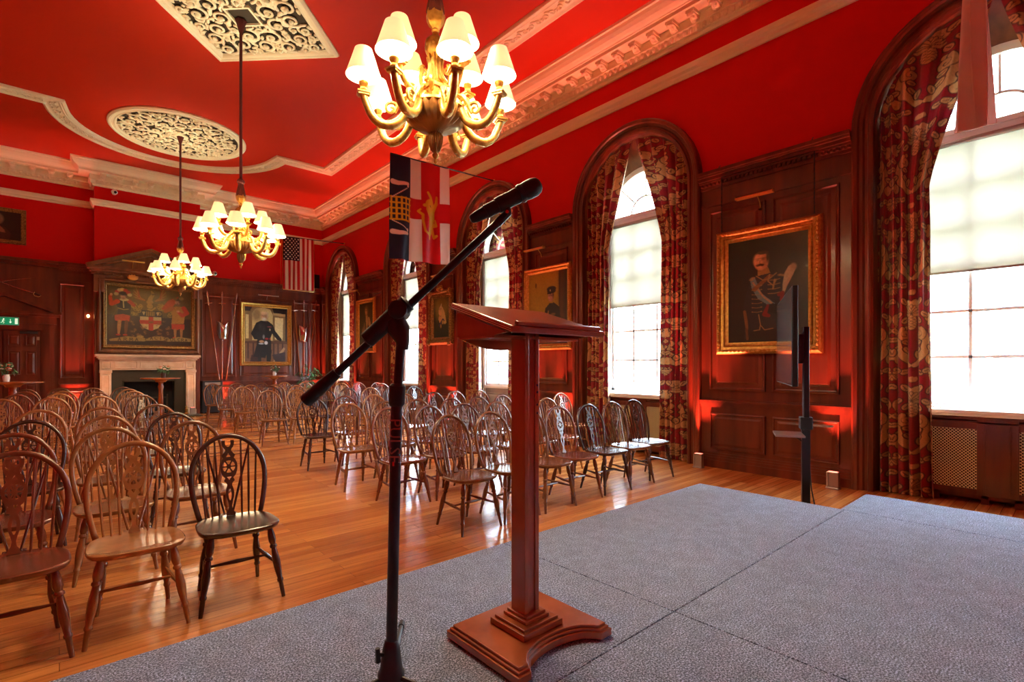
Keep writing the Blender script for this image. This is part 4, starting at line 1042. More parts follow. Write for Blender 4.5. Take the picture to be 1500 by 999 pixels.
# hanging chains of the big portrait
for dy, lb in ((-.545, 'right-hand'), (.575, 'left-hand')):
    m = MB(); y = 2.655+dy; z = 3.17; k = 0
    while z < 3.98:
        m.tube([(XP-.02+.0, y, z), (XP-.02, y, z+.03)], .006 if k % 2 else .009, 5); z += .028; k += 1
    m.tube([(XP-.02,y,3.97),(XP-.10,y,4.02),(XP-.06,y,4.05)], .006, 5)
    o = m.build('picture_chain', blackp); tag(o, '%s dark chain holding up the big officer portrait' % lb, 'chain')

# ------------------------------------------------------------------ arms on the far wall
def pike(x0, z0, x1, z1, label):
    e = empty('pike', (x1, YF-.10, z1), 0, label, 'pike', 'pikes mounted on the far wall')
    a = Vector((0,0,0)); b = Vector((x0-x1, 0, z0-z1)); d = b.normalized()
    MB().rod(a, b-d*.42, [(0,.016),(.02,.018),(.5,.016),(1,.014)], 8).build('shaft', mahog2, e, smooth=True)
    MB().tube([b-d*.44, b-d*.36, b-d*.24, b-d*.10, b], [.016,.02,.012,.03,.002], 6, sy=.45).build('spearhead', steel, e, smooth=True)
    p = b-d*.36; n_ = Vector((d.z, 0, -d.x)); MB().tube([p-n_*.10, p, p+n_*.10], [.006,.013,.006], 6).build('crossbar', steel, e)
L_ = [(3.257,3.60,3.579,.96,'left leaning pike beside the left breastplate'),(3.655,3.62,3.655,.98,'upright pike behind the left breastplate'),(4.06,3.62,3.765,.96,'right leaning pike between left breastplate and portrait'),
      (5.745,3.56,5.95,1.02,'left leaning pike beside the right breastplate'),(6.07,3.58,6.06,1.02,'upright pike behind the right breastplate'),(6.48,3.60,6.20,1.02,'right leaning pike above the potted plant')]
for t in L_: pike(t[0], t[1], t[2], t[3], t[4])
def breastplate(x, z, label):
    nx, ny = 20, 16; X = np.zeros((ny, nx)); Y = X.copy(); Z = X.copy()
    e = empty('breastplate', (x, YF-.14, z), 0, label, 'breastplate')
    for j in range(ny):
        v = j/(ny-1); wv = .17+.015*math.sin(v*PI)-.045*v**2; zz = .24-.46*v
        for i in range(nx):
            u = -1+2*i/(nx-1); X[j, i] = wv*u; top = .07*max(0, abs(u)-.35)/.65-.05*max(0, .4-abs(u))/.4
            Z[j, i] = zz+(top*(1-v)**3 if v < .5 else 0)-.03*(1-abs(u))*v**4; Y[j, i] = -.14*(1-u*u)*(.5+.5*math.sin(PI*min(1, v*.9+.15)))-.02*(1-abs(u))
    o = grid_obj('plate', nx, ny, (X, Y, Z), np.ones((ny, nx, 3)), steel, e, thick=.004)
    m = MB(); m.tube([(-.125,-.03,-.22),(-.07,-.13,-.24),(0,-.175,-.25),(.07,-.13,-.24),(.125,-.03,-.22)], .012, 6); m.tube([(-.12,-.02,.27),(-.09,-.05,.21),(0,-.10,.185),(.09,-.05,.21),(.12,-.02,.27)], .009, 6)
    m.build('rolled_edge', steel, e, smooth=True)
breastplate(3.67, 2.42, 'polished steel breastplate among the pikes left of the white-bearded officer portrait')
breastplate(6.055, 2.42, 'polished steel breastplate among the pikes above the potted plant')
def sabre(x0, z0, x1, z1, label, flip):
    e = empty('sabre', (x0, YF-.07, z0), 0, label, 'sabre'); d = Vector((x1-x0, 0, z1-z0)); L = d.length; d.normalize(); n_ = Vector((-d.z, 0, d.x))*flip
    pts = [d*(L*t)+n_*(.05*math.sin(PI*t)) for t in [k/10 for k in range(11)]]
    MB().tube(pts, [.012]*9+[.009,.002], 4, sx=1, sy=.4).build('blade', steel, e)
    MB().tube([-d*.12, -d*.06, Vector((0,0,0))], [.012,.014,.012], 8).build('grip', blackp, e, smooth=True)
    MB().tube([-d*.13, -d*.10+n_*.05, -d*.03+n_*.06, d*.01+n_*.03, d*.01-n_*.03], .006, 6).build('guard', brass, e, smooth=True)
sabre(-.46, 3.18, -1.50, 3.66, 'crossed sabre with its hilt at the lower right, above the far door', 1)
sabre(-1.55, 3.16, -.46, 3.56, 'crossed sabre with its blade tip at the upper right, above the far door', 1)
# security cameras, corner loudspeaker, sconce
def dome(loc, label):
    e = empty('security_camera', loc, 0, label, 'camera')
    MB().lathe([(.05,0),(.05,.03),(.03,.04),(.03,.07)], 12, Matrix.Translation((0,0,0)) @ Matrix.Rotation(PI/2,4,'X')).build('mount', white, e, smooth=True)
    MB().ball((0,-.12,0), .068, 14, 10).build('housing', white, e, smooth='all'); MB().ball((0.01,-.155,-.01), (.04,.04,.04), 12, 8).build('lens', blackp, e, smooth='all')
dome((1.07, BY, 5.90), 'small round white security camera high on the red chimney breast')
dome((3.45, YF-.02, 4.13), 'small round white security camera on the far wall just above the panelling')
e = empty('wall_speaker', (6.40, YF-.05, 4.2), 0, 'black loudspeaker high in the far right corner beside the striped flag', 'loudspeaker')
MB().box(-.13,.13,-.22,0,-.23,.23).build('cabinet', blackp, e, bevel=.01); MB().box(-.11,.11,-.226,-.22,-.21,.21).build('grille_cloth', black, e)
e = empty('wall_sconce', (.56, YF-.04, 2.66), 0, 'small glowing wall light on the panelling left of the fireplace', 'wall light')
MB().lathe([(.03,0),(.03,.01)],12,Matrix.Rotation(PI/2,4,'X')).build('backplate', brass, e); MB().ball((0,-.05,.02), (.03,.03,.04), 10, 8).build('bulb', pm('sconce_glow',(1,.6,.3),.5,emit=(1,.5,.2),estr=8), e, smooth='all')
e = empty('floor_speaker', (3.34, YF-.28, 0), 0, 'black floor-standing amplifier cabinet against the far wall beside the fireplace', 'loudspeaker')
MB().box(-.26,.26,-.16,.18,.03,.94).build('cabinet', blackp, e, bevel=.01)
m = MB(); m.box(-.22,.22,-.170,-.16,.08,.78); m.build('speaker_grille', black, e)
MB().box(-.20,.20,-.168,-.16,.82,.90).build('control_panel', mattemetal, e)
for sx in (-.2,.2): MB().ball((sx,0,.03),.03,8,6).build('caster', greydoor, e)

# ------------------------------------------------------------------ flags
def flag(Y0, px0, px1, x_a, x_b, ztop, hgt, P, label, fr=False, phase=0, crush=None):
    """pole from the window wall out over the room; cloth hangs between x_a and x_b (room X)"""
    e = empty('flag', (XR, Y0, ztop+.02), 0, label, 'flag')
    MB().tube([(0,0,.02),(px0-XR,0,-.06)], [.014,.012], 8).build('pole', blackp, e, smooth=True)
    MB().lathe([(.035,0),(.035,.01),(.02,.02)],12,Matrix.Translation((-.0,0,.02)) @ Matrix.Rotation(-PI/2,4,'Y')).build('wall_bracket', brass, e)
    nx, ny = P.nx, P.ny; u = np.linspace(0, 1, nx)[None, :]; v = np.linspace(0, 1, ny)[:, None]
    if crush: wv = crush(u, v)
    else: wv = 0
    X = (x_a+(x_b-x_a)*u)-XR+0*v; zt = np.interp(X, [px0-XR, 0], [-.06, .02]); Z = zt-hgt*v+.0*u
    Y = (.02+.03*v)*np.sin(u*PI*5+phase+v*1.2)+.02*np.sin(u*17+v*3)*v
    if crush: X = X+wv[0]; Y = Y+wv[1]
    grid_obj('cloth', nx, ny, (X, Y, Z), P.a, flagm, e)
    if fr:
        m = MB()
        for s_ in (0, 1):
            xx = (x_a if s_ == 0 else x_b)-XR
            m.tube([(xx+(.015 if s_ else -.015), 0, -.04-k*hgt/12) for k in range(13)], .010, 5)
        m.tube([(x_a-XR+(x_b-x_a)*k/10, 0, -.05-hgt) for k in range(11)], .012, 5)
        m.tube([(x_a-XR-.05,0,-.03),(x_a-XR-.07,0,-.8),(x_a-XR-.06,0,-1.5)], .008, 5)
        m.build('gold_fringe', brass, e)
    return e
# stars and stripes hung from its long edge
wf_, hf_ = .90, 1.55; P = Paint(wf_, hf_, 100, 170, rgb(226,206,190)); rr = rgb(178,14,20)
for k in range(13):
    if k % 2 == 0: P.poly([(k*wf_/13,0),((k+1)*wf_/13,0),((k+1)*wf_/13,hf_),(k*wf_/13,hf_)], rr)
P.poly([(0,0),(wf_*7/13,0),(wf_*7/13,hf_*.44),(0,hf_*.44)], rgb(14,14,40))
for a in range(9):
    for b in range(11):
        if (a+b) % 2 == 0: P.ell((a+.8)*wf_*7/13/9.6, (b+.8)*hf_*.44/11.6, .019, .019, rgb(230,224,214))
flag(15.54, 4.80, 0, 4.88, 5.76, 5.20, hf_, P, 'striped flag with starred dark canton hanging near the far corner window', True)
# cross, lion and portcullis
wf_, hf_ = 1.25, 1.86; P = Paint(wf_, hf_, 150, 222, rgb(196,14,22)); nv = rgb(22,22,46); wh = rgb(232,200,184); gl = rgb(214,150,20)
P.poly([(.40,0),(.63,0),(.63,.70),(.40,.70)], wh); P.poly([(1.06,0),(1.25,0),(1.25,.70),(1.06,.70)], wh); P.poly([(.40,1.07),(.63,1.07),(.63,1.86),(.40,1.86)], wh); P.poly([(1.06,1.07),(1.25,1.07),(1.25,1.86),(1.06,1.86)], wh)
P.poly([(0,0),(.40,0),(.40,1.86),(0,1.86)], nv)
for k in range(5): P.line([(.04+k*.085,.74),(.04+k*.085,1.14)], .017, gl); 
for k in range(5): P.line([(.02,.74+k*.10),(.40,.75+k*.10)], .015, gl)
pk = rgb(228,180,160)
for y, s in ((.47,1),(1.36,-1)):
    P.line([(.06,y),(.16,y+.02),(.34,y+.01)], [.045,.038,.026], pk); P.ell(.34,y+.05*s,.02,.03,pk)
for k in range(10):
    t = k/9; P.ell(.06+.25*t,.74-.17*t,.016,.009,pk,-.6); P.ell(.06+.25*t,1.16+.14*t,.016,.009,pk,.6)
P.line([(.83,.86),(.86,1.0),(.84,1.2),(.80,1.34)], [.11,.08,.06,.03], gl); P.ell(.80,.76,.09,.08,gl); P.ell(.83,.80,.03,.025,rgb(40,10,10)); P.ell(.70,.80,.04,.03,gl)
P.line([(.86,.78),(.82,.64),(.76,.56)], [.05,.03,.022], gl); P.line([(.90,.86),(.98,.72),(.99,.60)], [.05,.035,.025], gl); P.line([(.70,1.28),(.66,1.10),(.66,.98),(.58,.92),(.62,.88)], [.02,.022,.024,.02,.014], gl); P.line([(.70,1.28),(.78,1.33)], .02, gl)
P.line([(.86,1.15),(.98,1.13),(.96,1.04)], [.05,.03,.02], gl); P.line([(.86,1.2),(.93,1.36),(1.0,1.32)], [.05,.035,.02], gl); P.line([(.80,1.30),(.80,1.42)], [.03,.012], gl)
flag(8.13, 4.36, 0, 4.36, 5.60, 5.17, hf_, P, 'flag with red cross, gold lion and navy portcullis band hanging in mid-room', False, .8)
# end-on flag by the nearest window
wf_, hf_ = .95, 1.88; P = Paint(wf_, hf_, 80, 110, rgb(236,196,184)); P.poly([(.52,0),(.70,0),(.70,.9),(.52,.95)], rgb(196,14,22)); P.poly([(0,.7),(.95,.7),(.95,.8),(0,.8)], rgb(196,90,80), .4); P.poly([(.7,0),(.8,0),(.8,1.9),(.7,1.9)], rgb(196,60,60), .6)
flag(.60, 4.40, 0, 5.42, 5.74, 5.20, hf_, P, 'limp pale red and white flag hanging edge-on before the nearest window', False, 2.0, lambda u, v: ((-.30*(u-.55))*v**1.2, .05*np.sin(u*22)*(v+.3)+.03*(u-.5)))

# ------------------------------------------------------------------ chandeliers
def leaf_arm(mb, P, R, n=8):
    mb.tube(P, R, n)
def chandelier():
    e = empty('chandelier', (2.02, 3.10, 3.2), 0, None, 'chandelier', 'gilt chandeliers hanging down the middle of the hall')
    m = MB()
    # fluted bowl and finial
    m.lathe([(.0,-.37),(.012,-.36),(.010,-.335),(.022,-.32),(.026,-.305),(.014,-.29),(.018,-.28)], 14)
    m.build('finial', gold, e, smooth=True)
    m = MB(); m.lathe([(.020,-.285),(.034,-.27),(.050,-.21),(.052,-.17),(.040,-.155),(.060,-.14),(.13,-.115),(.195,-.07),(.220,-.025),(.222,-.005),(.210,.0)], 48, flute=.06)
    m.build('fluted_bowl', pm('bowl_bronze', (.30,.15,.05), .38, metal=.7), e, smooth=True)
    m = MB(); m.lathe([(.215,-.012),(.230,-.005),(.230,.012),(.215,.02),(.12,.03),(.10,.05)], 32); 
    m.build('bowl_rim', gold, e, smooth=True)
    m = MB(); m.box(-.075,.075,-.075,.075,.03,.16); m.box(-.085,.085,-.085,.085,.15,.175); m.box(-.09,.09,-.09,.09,.02,.045)
    for s in (-1, 1):
        for k in range(6):
            a = k*PI/3; m.ball((s*.076, .025*math.cos(a), .10+.02*math.sin(a)), .010, 5, 4); m.ball((.025*math.cos(a), s*.076, .10+.02*math.sin(a)), .010, 5, 4)
    m.lathe([(.06,.17),(.08,.19),(.058,.22),(.046,.28),(.040,.36),(.05,.40),(.066,.42),(.075,.44),(.075,.50),(.062,.52),(.03,.54),(.022,.57),(.03,.585),(.02,.60)], 16, phase=.2)
    for k in range(8):
        a = k*PI/4; m.ball((.066*math.cos(a), .066*math.sin(a), .47), (.014,.014,.022), 6, 4)
        a2 = a; P = [(.06*math.cos(a2),.06*math.sin(a2),.40),(.045*math.cos(a2),.045*math.sin(a2),.34),(.05*math.cos(a2),.05*math.sin(a2),.26),(.085*math.cos(a2),.085*math.sin(a2),.20)]
        m.tube(P, [.010,.013,.013,.016], 5)
    for k in range(4):
        a = k*PI/2+PI/4; ca, sa = math.cos(a), math.sin(a)
        P, R = spiral(.085, .30, .04, 1.3, PI/2, -1, 16); m.tube([(p[0]*ca, p[0]*sa, p[1]) for p in P], [.011*q for q in R], 5)
        m.tube([(.085*ca,.085*sa,.34),(.11*ca,.11*sa,.26),(.10*ca,.10*sa,.18),(.12*ca,.12*sa,.10)], [.010,.016,.015,.012], 6)
        P, R = spiral(.125, .16, .05, 1.2, -PI/2, 1, 14); m.tube([(p[0]*ca, p[0]*sa, p[1]) for p in P], [.014*q for q in R], 5)
    m.build('body', gold, e, smooth=True)
    m = MB(); m.lathe([(.02,.595),(.045,.62),(.062,.66),(.066,.70),(.055,.73),(.03,.745)], 14, flute=.08)
    m.build('acanthus_cup', gold, e, smooth=True)
    m = MB(); m.lathe([(.066,.70),(.058,.76),(.045,.82),(.036,.87),(.040,.89),(.05,.905),(.05,.935),(.04,.95),(.02,.97)], 20, flute=.07); m.build('tassel', maroon, e)
    m = MB(); m.tube([(0,0,.96),(0,0,ZC-3.2-.05)], .021, 10); m.lathe([(.022,ZC-3.2-.22),(.05,ZC-3.2-.12),(.075,ZC-3.2-.04),(.075,ZC-3.2-.03)], 14, flute=.08); m.build('suspension_rod', maroon, e, smooth=True)
    yaw = AY; base = PI/2-yaw      # direction of the camera line
    def arm(ang, r1, zc, z0, up):
        ca, sa = math.cos(ang), math.sin(ang)
        if not up:
            prof = [(.15,.07),(.19,.02),(.24,-.09),(.31,-.145),(.385,-.15),(.44,-.11),(.475,-.04),(.495,.015),(r1,.03)]; rad = [.020,.028,.030,.031,.030,.028,.027,.025,.027]
        else:
            prof = [(.10,.16),(.15,.11),(.20,.095),(.25,.12),(.285,.17),(.295,.22),(r1,.235)]; rad = [.014,.020,.022,.021,.019,.018,.02]
        ang_e = bpy.data.objects.new('arm', None); 
        m = MB(); SP, SR = smooth_path([(r*ca, r*sa, z) for r, z in prof], rad, 4); m.tube(SP, SR, 10)
        mid = prof[len(prof)//2]
        for k in range(1, len(prof)-2):
            (r_, z_), q = prof[k], rad[k]; m.ball((r_*ca, r_*sa, z_+q*.7), (.02,.02,.012), 6, 4)
            m.ball((r_*ca, r_*sa, z_-q*.8), (.016,.016,.010), 6, 4)
        if not up:
            P, R = spiral(.315, -.035, .05, 1.25, 2.6, -1, 16); m.tube([(p[0]*ca, p[0]*sa, p[1]) for p in P], [.014*q for q in R], 5)
            P, R = spiral(.225, .02, .045, 1.2, -.6, 1, 14); m.tube([(p[0]*ca, p[0]*sa, p[1]) for p in P], [.015*q for q in R], 5)
            m.tube([(.18*ca,.18*sa,.09),(.225*ca,.225*sa,.065),(.27*ca,.27*sa,.0),(.29*ca,.29*sa,-.06)], [.012,.020,.018,.01], 6)
        o = m.build('arm', gold, e, smooth=True)
        zt = prof[-1][1]; M = Matrix.Translation((r1*ca, r1*sa, zt)) @ Matrix.Rotation(ang, 4, 'Z')
        m = MB(); m.box(-.042,.042,-.042,.042,.0,.012, M); m.box(-.034,.034,-.034,.034,-.012,.0, M)
        m.lathe([(.018,.012),(.026,.03),(.02,.045),(.024,.055),(.032,.07),(.032,.082),(.014,.085)], 14, M); m.build('candle_cup', gold, o, smooth=True)
        m = MB(); m.lathe([(.012,.08),(.012,.15)], 10, M); m.build('candle_tube', signw if False else white, o)
        m = MB(); m.ball((0,0,.185), (.017,.017,.034), 10, 8, M); m.build('bulb', bulbm, o, smooth='all')
        m = MB(); n = 24; vs = []; fs = []
        for z_, r_ in ((.125,.116),(.205,.090),(.305,.058)):
            for k in range(n): a = 2*PI*k/n; vs.append((r_*math.cos(a), r_*math.sin(a), z_))
        for j in range(2):
            for k in range(n): fs.append((j*n+k, j*n+(k+1) % n, (j+1)*n+(k+1) % n, (j+1)*n+k))
        m.add(vs, fs); sh = m.build('lamp_shade', shadem, o, smooth='all'); sh.location = (r1*ca, r1*sa, zt)
        ld = SHL
        lo = bpy.data.objects.new('bulb_light', ld); COL.objects.link(lo); lo.parent = o; lo.location = (r1*ca, r1*sa, zt+.17)
    for k in range(8): arm(base+PI/8+k*PI/4, .50, 0, 0, False)
    for k in range(4): arm(base+PI/4+k*PI/2, .30, 0, 0, True)
    return e
SHL = bpy.data.lights.new('bulb_light', 'POINT'); SHL.energy = LAMP_W; SHL.color = (1,.80,.52); SHL.shadow_soft_size = .04
ch = chandelier(); ch['label'] = 'large gilt twelve-light chandelier nearest the camera, above the lectern'
for y, dz, lb in ((8.35, 0, 'gilt chandelier in the middle of the hall, hanging from the diamond panel'), (13.42, .10, 'farthest gilt chandelier, hanging before the fireplace painting')):
    c2 = copy_tree(ch); c2.location = (2.02, y, 3.2+dz); c2['label'] = lb
    if dz:
        for k_ in c2.children:
            if k_.name.startswith('suspension'): k_.scale.z = (ZC-3.2-dz)/(ZC-3.2)

# ------------------------------------------------------------------ red floor uplighters
def uplight(x, y, rz, label, watts=UP_W, col=(1,.17,.12), tilt=(0,0)):
    e = empty('uplighter', (x, y, 0), rz, label, 'uplighter', 'floor uplighters along the panelling')
    m = MB(); m.box(-.06,.06,-.035,.035,.02,.19); m.box(-.065,.065,-.04,.04,.0,.02); m.box(-.052,-.035,-.045,-.035,.02,.19)
    m.build('housing', mattemetal, e, bevel=.004)
    MB().box(-.045,.045,-.028,.028,.190,.193).build('lens', pm('uplighter_lens', (1,.3,.2), .5, emit=col, estr=2) if 'uplighter_lens' not in MATS else MATS['uplighter_lens'], e)
    ld = bpy.data.lights.new('uplight_beam', 'SPOT'); ld.energy = watts; ld.color = col; ld.spot_size = math.radians(52); ld.spot_blend = 1; ld.shadow_soft_size = .02
    lo = bpy.data.objects.new('uplight_beam', ld); COL.objects.link(lo); lo.parent = e; lo.location = (0,0,.20); lo.rotation_euler = (PI+tilt[0], tilt[1], 0)
k = 0
nm = [('uplighter at the right foot of the panelling under the big officer portrait','uplighter at the left foot of the panelling under the big officer portrait'),
      ('uplighter by the curtain below the man in peaked cap, right side','uplighter below the man in peaked cap, left side'),
      ('uplighter below the veiled woman, right side','uplighter below the veiled woman, left side'),
      ('uplighter below the robed figure, right side','uplighter below the robed figure, left side')]
for i in range(4):
    lo_ = WIN[i]+RA; hi_ = WIN[i+1]-RA
    uplight(XR-.235, lo_+.14, -PI/2, nm[i][0], tilt=(-.02,0)); uplight(XR-.235, hi_-.06, -PI/2, nm[i][1], tilt=(-.02,0))
uplight(.30, YF-.19, 0, 'uplighter on the floor between door and fireplace', UP_W, tilt=(-.02,0))
uplight(6.40, YF-.20, 0, 'uplighter behind the potted plant in the far corner', UP_W, tilt=(-.02,0))
uplight(3.72, YF-.16, 0, 'uplighter below the left breastplate', UP_W*.7, tilt=(-.05,0))
for sx, lb in ((-.94,'uplighter lighting the left jamb of the fireplace'),(.94,'uplighter lighting the right jamb of the fireplace')):
    uplight(1.83+sx, BY-.42, 0, lb, 22, (1,.42,.22), (-.12,0)); bpy.data.objects[max((q.name for q in bpy.data.objects if q.name.startswith('uplighter')), key=lambda s: s)].location.z = .036

# ------------------------------------------------------------------ stage decks
def deck(x0, x1, y0, y1, label):
    g = .0018; e = empty('stage_deck', (x0, y0, 0), 0, label, 'stage deck', 'carpeted stage decks')
    w_, d_ = x1-x0, y1-y0
    MB().box(g, w_-g, g, d_-g, .385, .40).build('carpet_top', carpetm, e, bevel=.003)
    m = MB(); m.box(g, w_-g, g, .04, .29, .385); m.box(g, w_-g, d_-.04, d_-g, .29, .385); m.box(g, .04, .04, d_-.04, .29, .385); m.box(w_-.04, w_-g, .04, d_-.04, .29, .385)
    m.build('frame', black, e)
    for a in (.06, w_-.11):
        for b in (.06, d_-.11): MB().box(a, a+.05, b, b+.05, 0, .29).build('leg', mattemetal, e)
    return e
decks = [(1.835,4.0,1.09,2.14,'grey carpeted stage deck at the front, before the tall screen'),(-.33,1.835,1.09,2.14,'grey carpeted stage deck under the microphone stand'),(1.835,4.0,.04,1.09,'grey carpeted stage deck in the right foreground'),
         (-.33,1.835,.04,1.09,'grey carpeted stage deck closest below the camera'),(4.0,4.62,.04,1.115,'narrow grey carpeted stage deck along the right side by the radiator cover')]
for d in decks: deck(*d)
deck(-.33,1.835,-.93,.03,'grey carpeted stage deck behind the camera on the left'); deck(1.835,4.0,-.93,.03,'grey carpeted stage deck behind the camera on the right')
deck(4.0,4.62,-.93,.03,'narrow grey carpeted stage deck in the back right corner')

# ------------------------------------------------------------------ lectern
ZD = .401
e = empty('lectern', (1.265, 1.34, ZD), 0, 'polished mahogany lectern with sloping top on a single square post', 'lectern')
x0, x1, y0, y1 = -.225, .232, -.20, .185
def base_poly(g=0):
    pts = [(x0+g, y1-g), (x0+g, y0+g)]
    pts += [(x0+.055, y0+g)]
    for k in range(0, 11):
        t = k/10; pts.append((x0+.065+(x1-x0-.13)*t, y0+g+.015+.062*math.sin(PI*t)**.55))
    pts += [(x1-.055, y0+g), (x1-g, y0+g), (x1-g, y1-g)]
    return pts[::-1]
m = MB(); m.prism(base_poly(0), .004, .030); m.prism(base_poly(.008), .030, .040); m.prism(base_poly(.016), .040, .050)
m.build('base', mahog2, e, bevel=.003)
m = MB(); m.box(-.10,.09,-.09,.09,.050,.072); m.box(-.088,.078,-.078,.078,.072,.082); m.box(-.062,.052,-.060,.060,.082,.094); m.box(-.052,.042,-.050,.052,.094,.104)
m.build('plinth', mahog2, e, bevel=.002)
m = MB(); m.box(-.038,.022,-.028,.034,.10,1.10)
m.box(-.043,-.022,-.033,.039,.10,1.10); m.box(.008,.027,-.033,.039,.10,1.10)
m.build('post', mahog2, e, bevel=.002)
m = MB()
for z in (.56,.59,.635,.66):
    m.lathe([(.004,0),(.004,.0012)], 10, Matrix.Translation((.0175,-.0335,z+.25)) @ Matrix.Rotation(PI/2,4,'X'))
m.build('screw_hole', soot_and_shade, e)  # flat dark discs, the shade inside the holes put into colour
# sloping top: near edge y=-.171 z 1.096 ; far edge y=.145 z 1.194
sl = math.atan2(.098, .316); Mt = Matrix.Translation((-.005, -.171, 1.082)) @ Matrix.Rotation(sl, 4, 'X'); Ln = .335
m = MB(); m.box(-.228,.222,-.004,Ln,.0,.022, Mt); m.build('reading_board', mahog2, e, bevel=.004)
m = MB(); m.box(-.205,.20,.0,.016,.022,.036, Mt); m.build('book_ledge', mahog2, e, bevel=.003)
m = MB(); 
for q in (.005,.011,.017): m.box(-.2287,-.2278,.0,Ln-.004,q-.0010,q+.0010, Mt)
m.build('inlay_lines', cream, e)
for sx in (-.205,.193):
    m = MB(); vs = []
    for dx in (0,.012):
        vs += [(sx+dx,-.12,1.088),(sx+dx,.135,1.167),(sx+dx,.135,1.080),(sx+dx,-.06,1.080)]
    m.add(vs, [(0,3,2,1),(4,5,6,7),(0,1,5,4),(1,2,6,5),(2,3,7,6),(3,0,4,7)]); m.build('side_cheek', mahog2, e)
pts = [(-.205,1.166),(-.205,1.080)]+[(-.205+.41*t, 1.080-.042*math.sin(PI*t)**.8) for t in [k/12 for k in range(1, 12)]]+[(.205,1.080),(.205,1.166)]
m = MB(); m.prism(pts, .135, .147, Mx); m.build('front_apron', mahog2, e)
m = MB(); m.box(-.205,.205,-.06,.135,1.072,1.082); m.build('shelf_board', mahog2, e)

# ------------------------------------------------------------------ microphone stand
def unproj(px, py, d):
    u = (px-750)/746; S, C = math.sin(AY), math.cos(AY)
    return Vector(((S+u*C)*d, (C-u*S)*d, HC+(536-py)/746*d))
D = 1.53
hub = Vector((.742, 1.385, ZD)); e = empty('microphone_stand', hub, 0, 'black boom microphone stand on tripod base in front of the lectern', 'microphone stand')
def L3(v): return Vector(v)-hub
jt = L3(unproj(588, 492, D)); cen = L3(unproj(576, 915, D)); b0 = L3(unproj(573, 950, D)); b0.z = .05; cen.z = .12
m = MB(); m.lathe([(.014,.030),(.034,.032),(.040,.042),(.040,.060),(.034,.070),(.026,.13),(.019,.155),(.012,.16)], 16, Matrix.Translation((b0.x,b0.y,0)))
m.build('base_hub', blackp, e, smooth=True)
m = MB(); m.tube([b0+Vector((-.022,0,.07)), b0+Vector((-.045,-.005,.08))], .006, 6); m.tube([b0+Vector((-.045,-.005,.058)), b0+Vector((-.047,-.005,.10))], [.008,.007], 6); m.build('base_knob', blackp, e, smooth=True)
dirb = math.atan2(.34,.23)
for k in range(3):
    a = dirb+k*2*PI/3; dv = Vector((math.cos(a), math.sin(a), 0))
    lg = MB().tube([b0+dv*.02+Vector((0,0,.0)), b0+dv*.37+Vector((0,0,-.036))], .0075, 8).build('leg', black, e, smooth=True)
    MB().tube([b0+dv*.355+Vector((0,0,-.034)), b0+dv*.395+Vector((0,0,-.039))], .0105, 8).build('rubber_foot', blackp, lg, smooth=True)
clp = cen.lerp(jt, 0); 
pm_ = L3(unproj(581, 590, D))
MB().tube([b0+Vector((0,0,.05)), pm_], .0168, 14).build('lower_tube', black, e, smooth=True)
MB().tube([pm_, jt], .0142, 12).build('upper_tube', black, e, smooth=True)
cl0 = L3(unproj(581, 595, D)); cl1 = L3(unproj(582.5, 562, D))
MB().tube([cl0, cl0.lerp(cl1,.1), cl0.lerp(cl1,.9), cl1], [.019,.0245,.0245,.018], 10).build('height_clutch', blackp, e, smooth=True)
# tilt clutch
ca = L3(unproj(577, 462, D)); cb = L3(unproj(590, 500, D))
m = MB(); m.tube([cb+Vector((0,0,-.025)), cb, cb.lerp(ca,.45), ca.lerp(cb,.15)], [.017,.022,.036,.030], 10, sy=.8)
m.build('tilt_clutch', blackp, e, smooth=True)
bd = (L3(unproj(740,316,D))-L3(unproj(447,588,D))).normalized()
MB().tube([ca-bd*.115, ca-bd*.11, ca+bd*.055, ca+bd*.06], [.018,.025,.027,.018], 10).build('boom_clamp', blackp, e, smooth=True)
rr_ = Vector((math.cos(AY), -math.sin(AY), 0)); ff = Vector((math.sin(AY), math.cos(AY), 0))
MB().lathe([(.018,-.038),(.028,-.032),(.028,.032),(.018,.038)], 16, Matrix.Translation(L3(unproj(585,455,D))) @ ff.to_track_quat('Z','Y').to_matrix().to_4x4()).build('wing_knob', blackp, e, smooth=True)
MB().tube([L3(unproj(455,582,D)), L3(unproj(738,318,D))], .0118, 10).build('boom_tube', black, e, smooth=True)
MB().tube([L3(unproj(447,589,D)), L3(unproj(449,587,D)), L3(unproj(474,564,D)), L3(unproj(494,546,D))], [.017,.0215,.0195,.016], 10).build('counterweight_grip', blackp, e, smooth=True)
m = MB(); m.tube([L3(unproj(728,328,D)), L3(unproj(744,312,D)), L3(unproj(742,296,D))], [.013,.013,.010], 8); m.build('clip_joint', blackp, e, smooth=True)
# printed word running down the tube
def text_mesh(body, size, name, mat, parent, M):
    cu = bpy.data.curves.new(name, 'FONT'); cu.body = body; cu.size = size; cu.extrude = .0004; cu.align_x = 'LEFT'; cu.align_y = 'CENTER'; cu.resolution_u = 2
    ob = bpy.data.objects.new('t', cu); COL.objects.link(ob); dg = bpy.context.evaluated_depsgraph_get(); me = bpy.data.meshes.new_from_object(ob.evaluated_get(dg))
    bpy.data.objects.remove(ob); me.transform(M); o = bpy.data.objects.new(name, me); COL.objects.link(o); me.materials.append(mat); o.parent = parent; return o
tp = L3(unproj(580, 612, D))-ff*.0180; dn = (b0-pm_).normalized()
Rm = Matrix((( dn.x, rr_.x*1, -ff.x, tp.x), (dn.y, rr_.y, -ff.y, tp.y), (dn.z, rr_.z, -ff.z, tp.z), (0,0,0,1)))
text_mesh('PULSE', .050, 'printed_lettering', printm, e, Rm)
m = MB(); q = L3(unproj(578, 675, D))-ff*.0175; m.tube([q, q+dn*.012], .003, 5); m.build('red_mark', redprint, e)
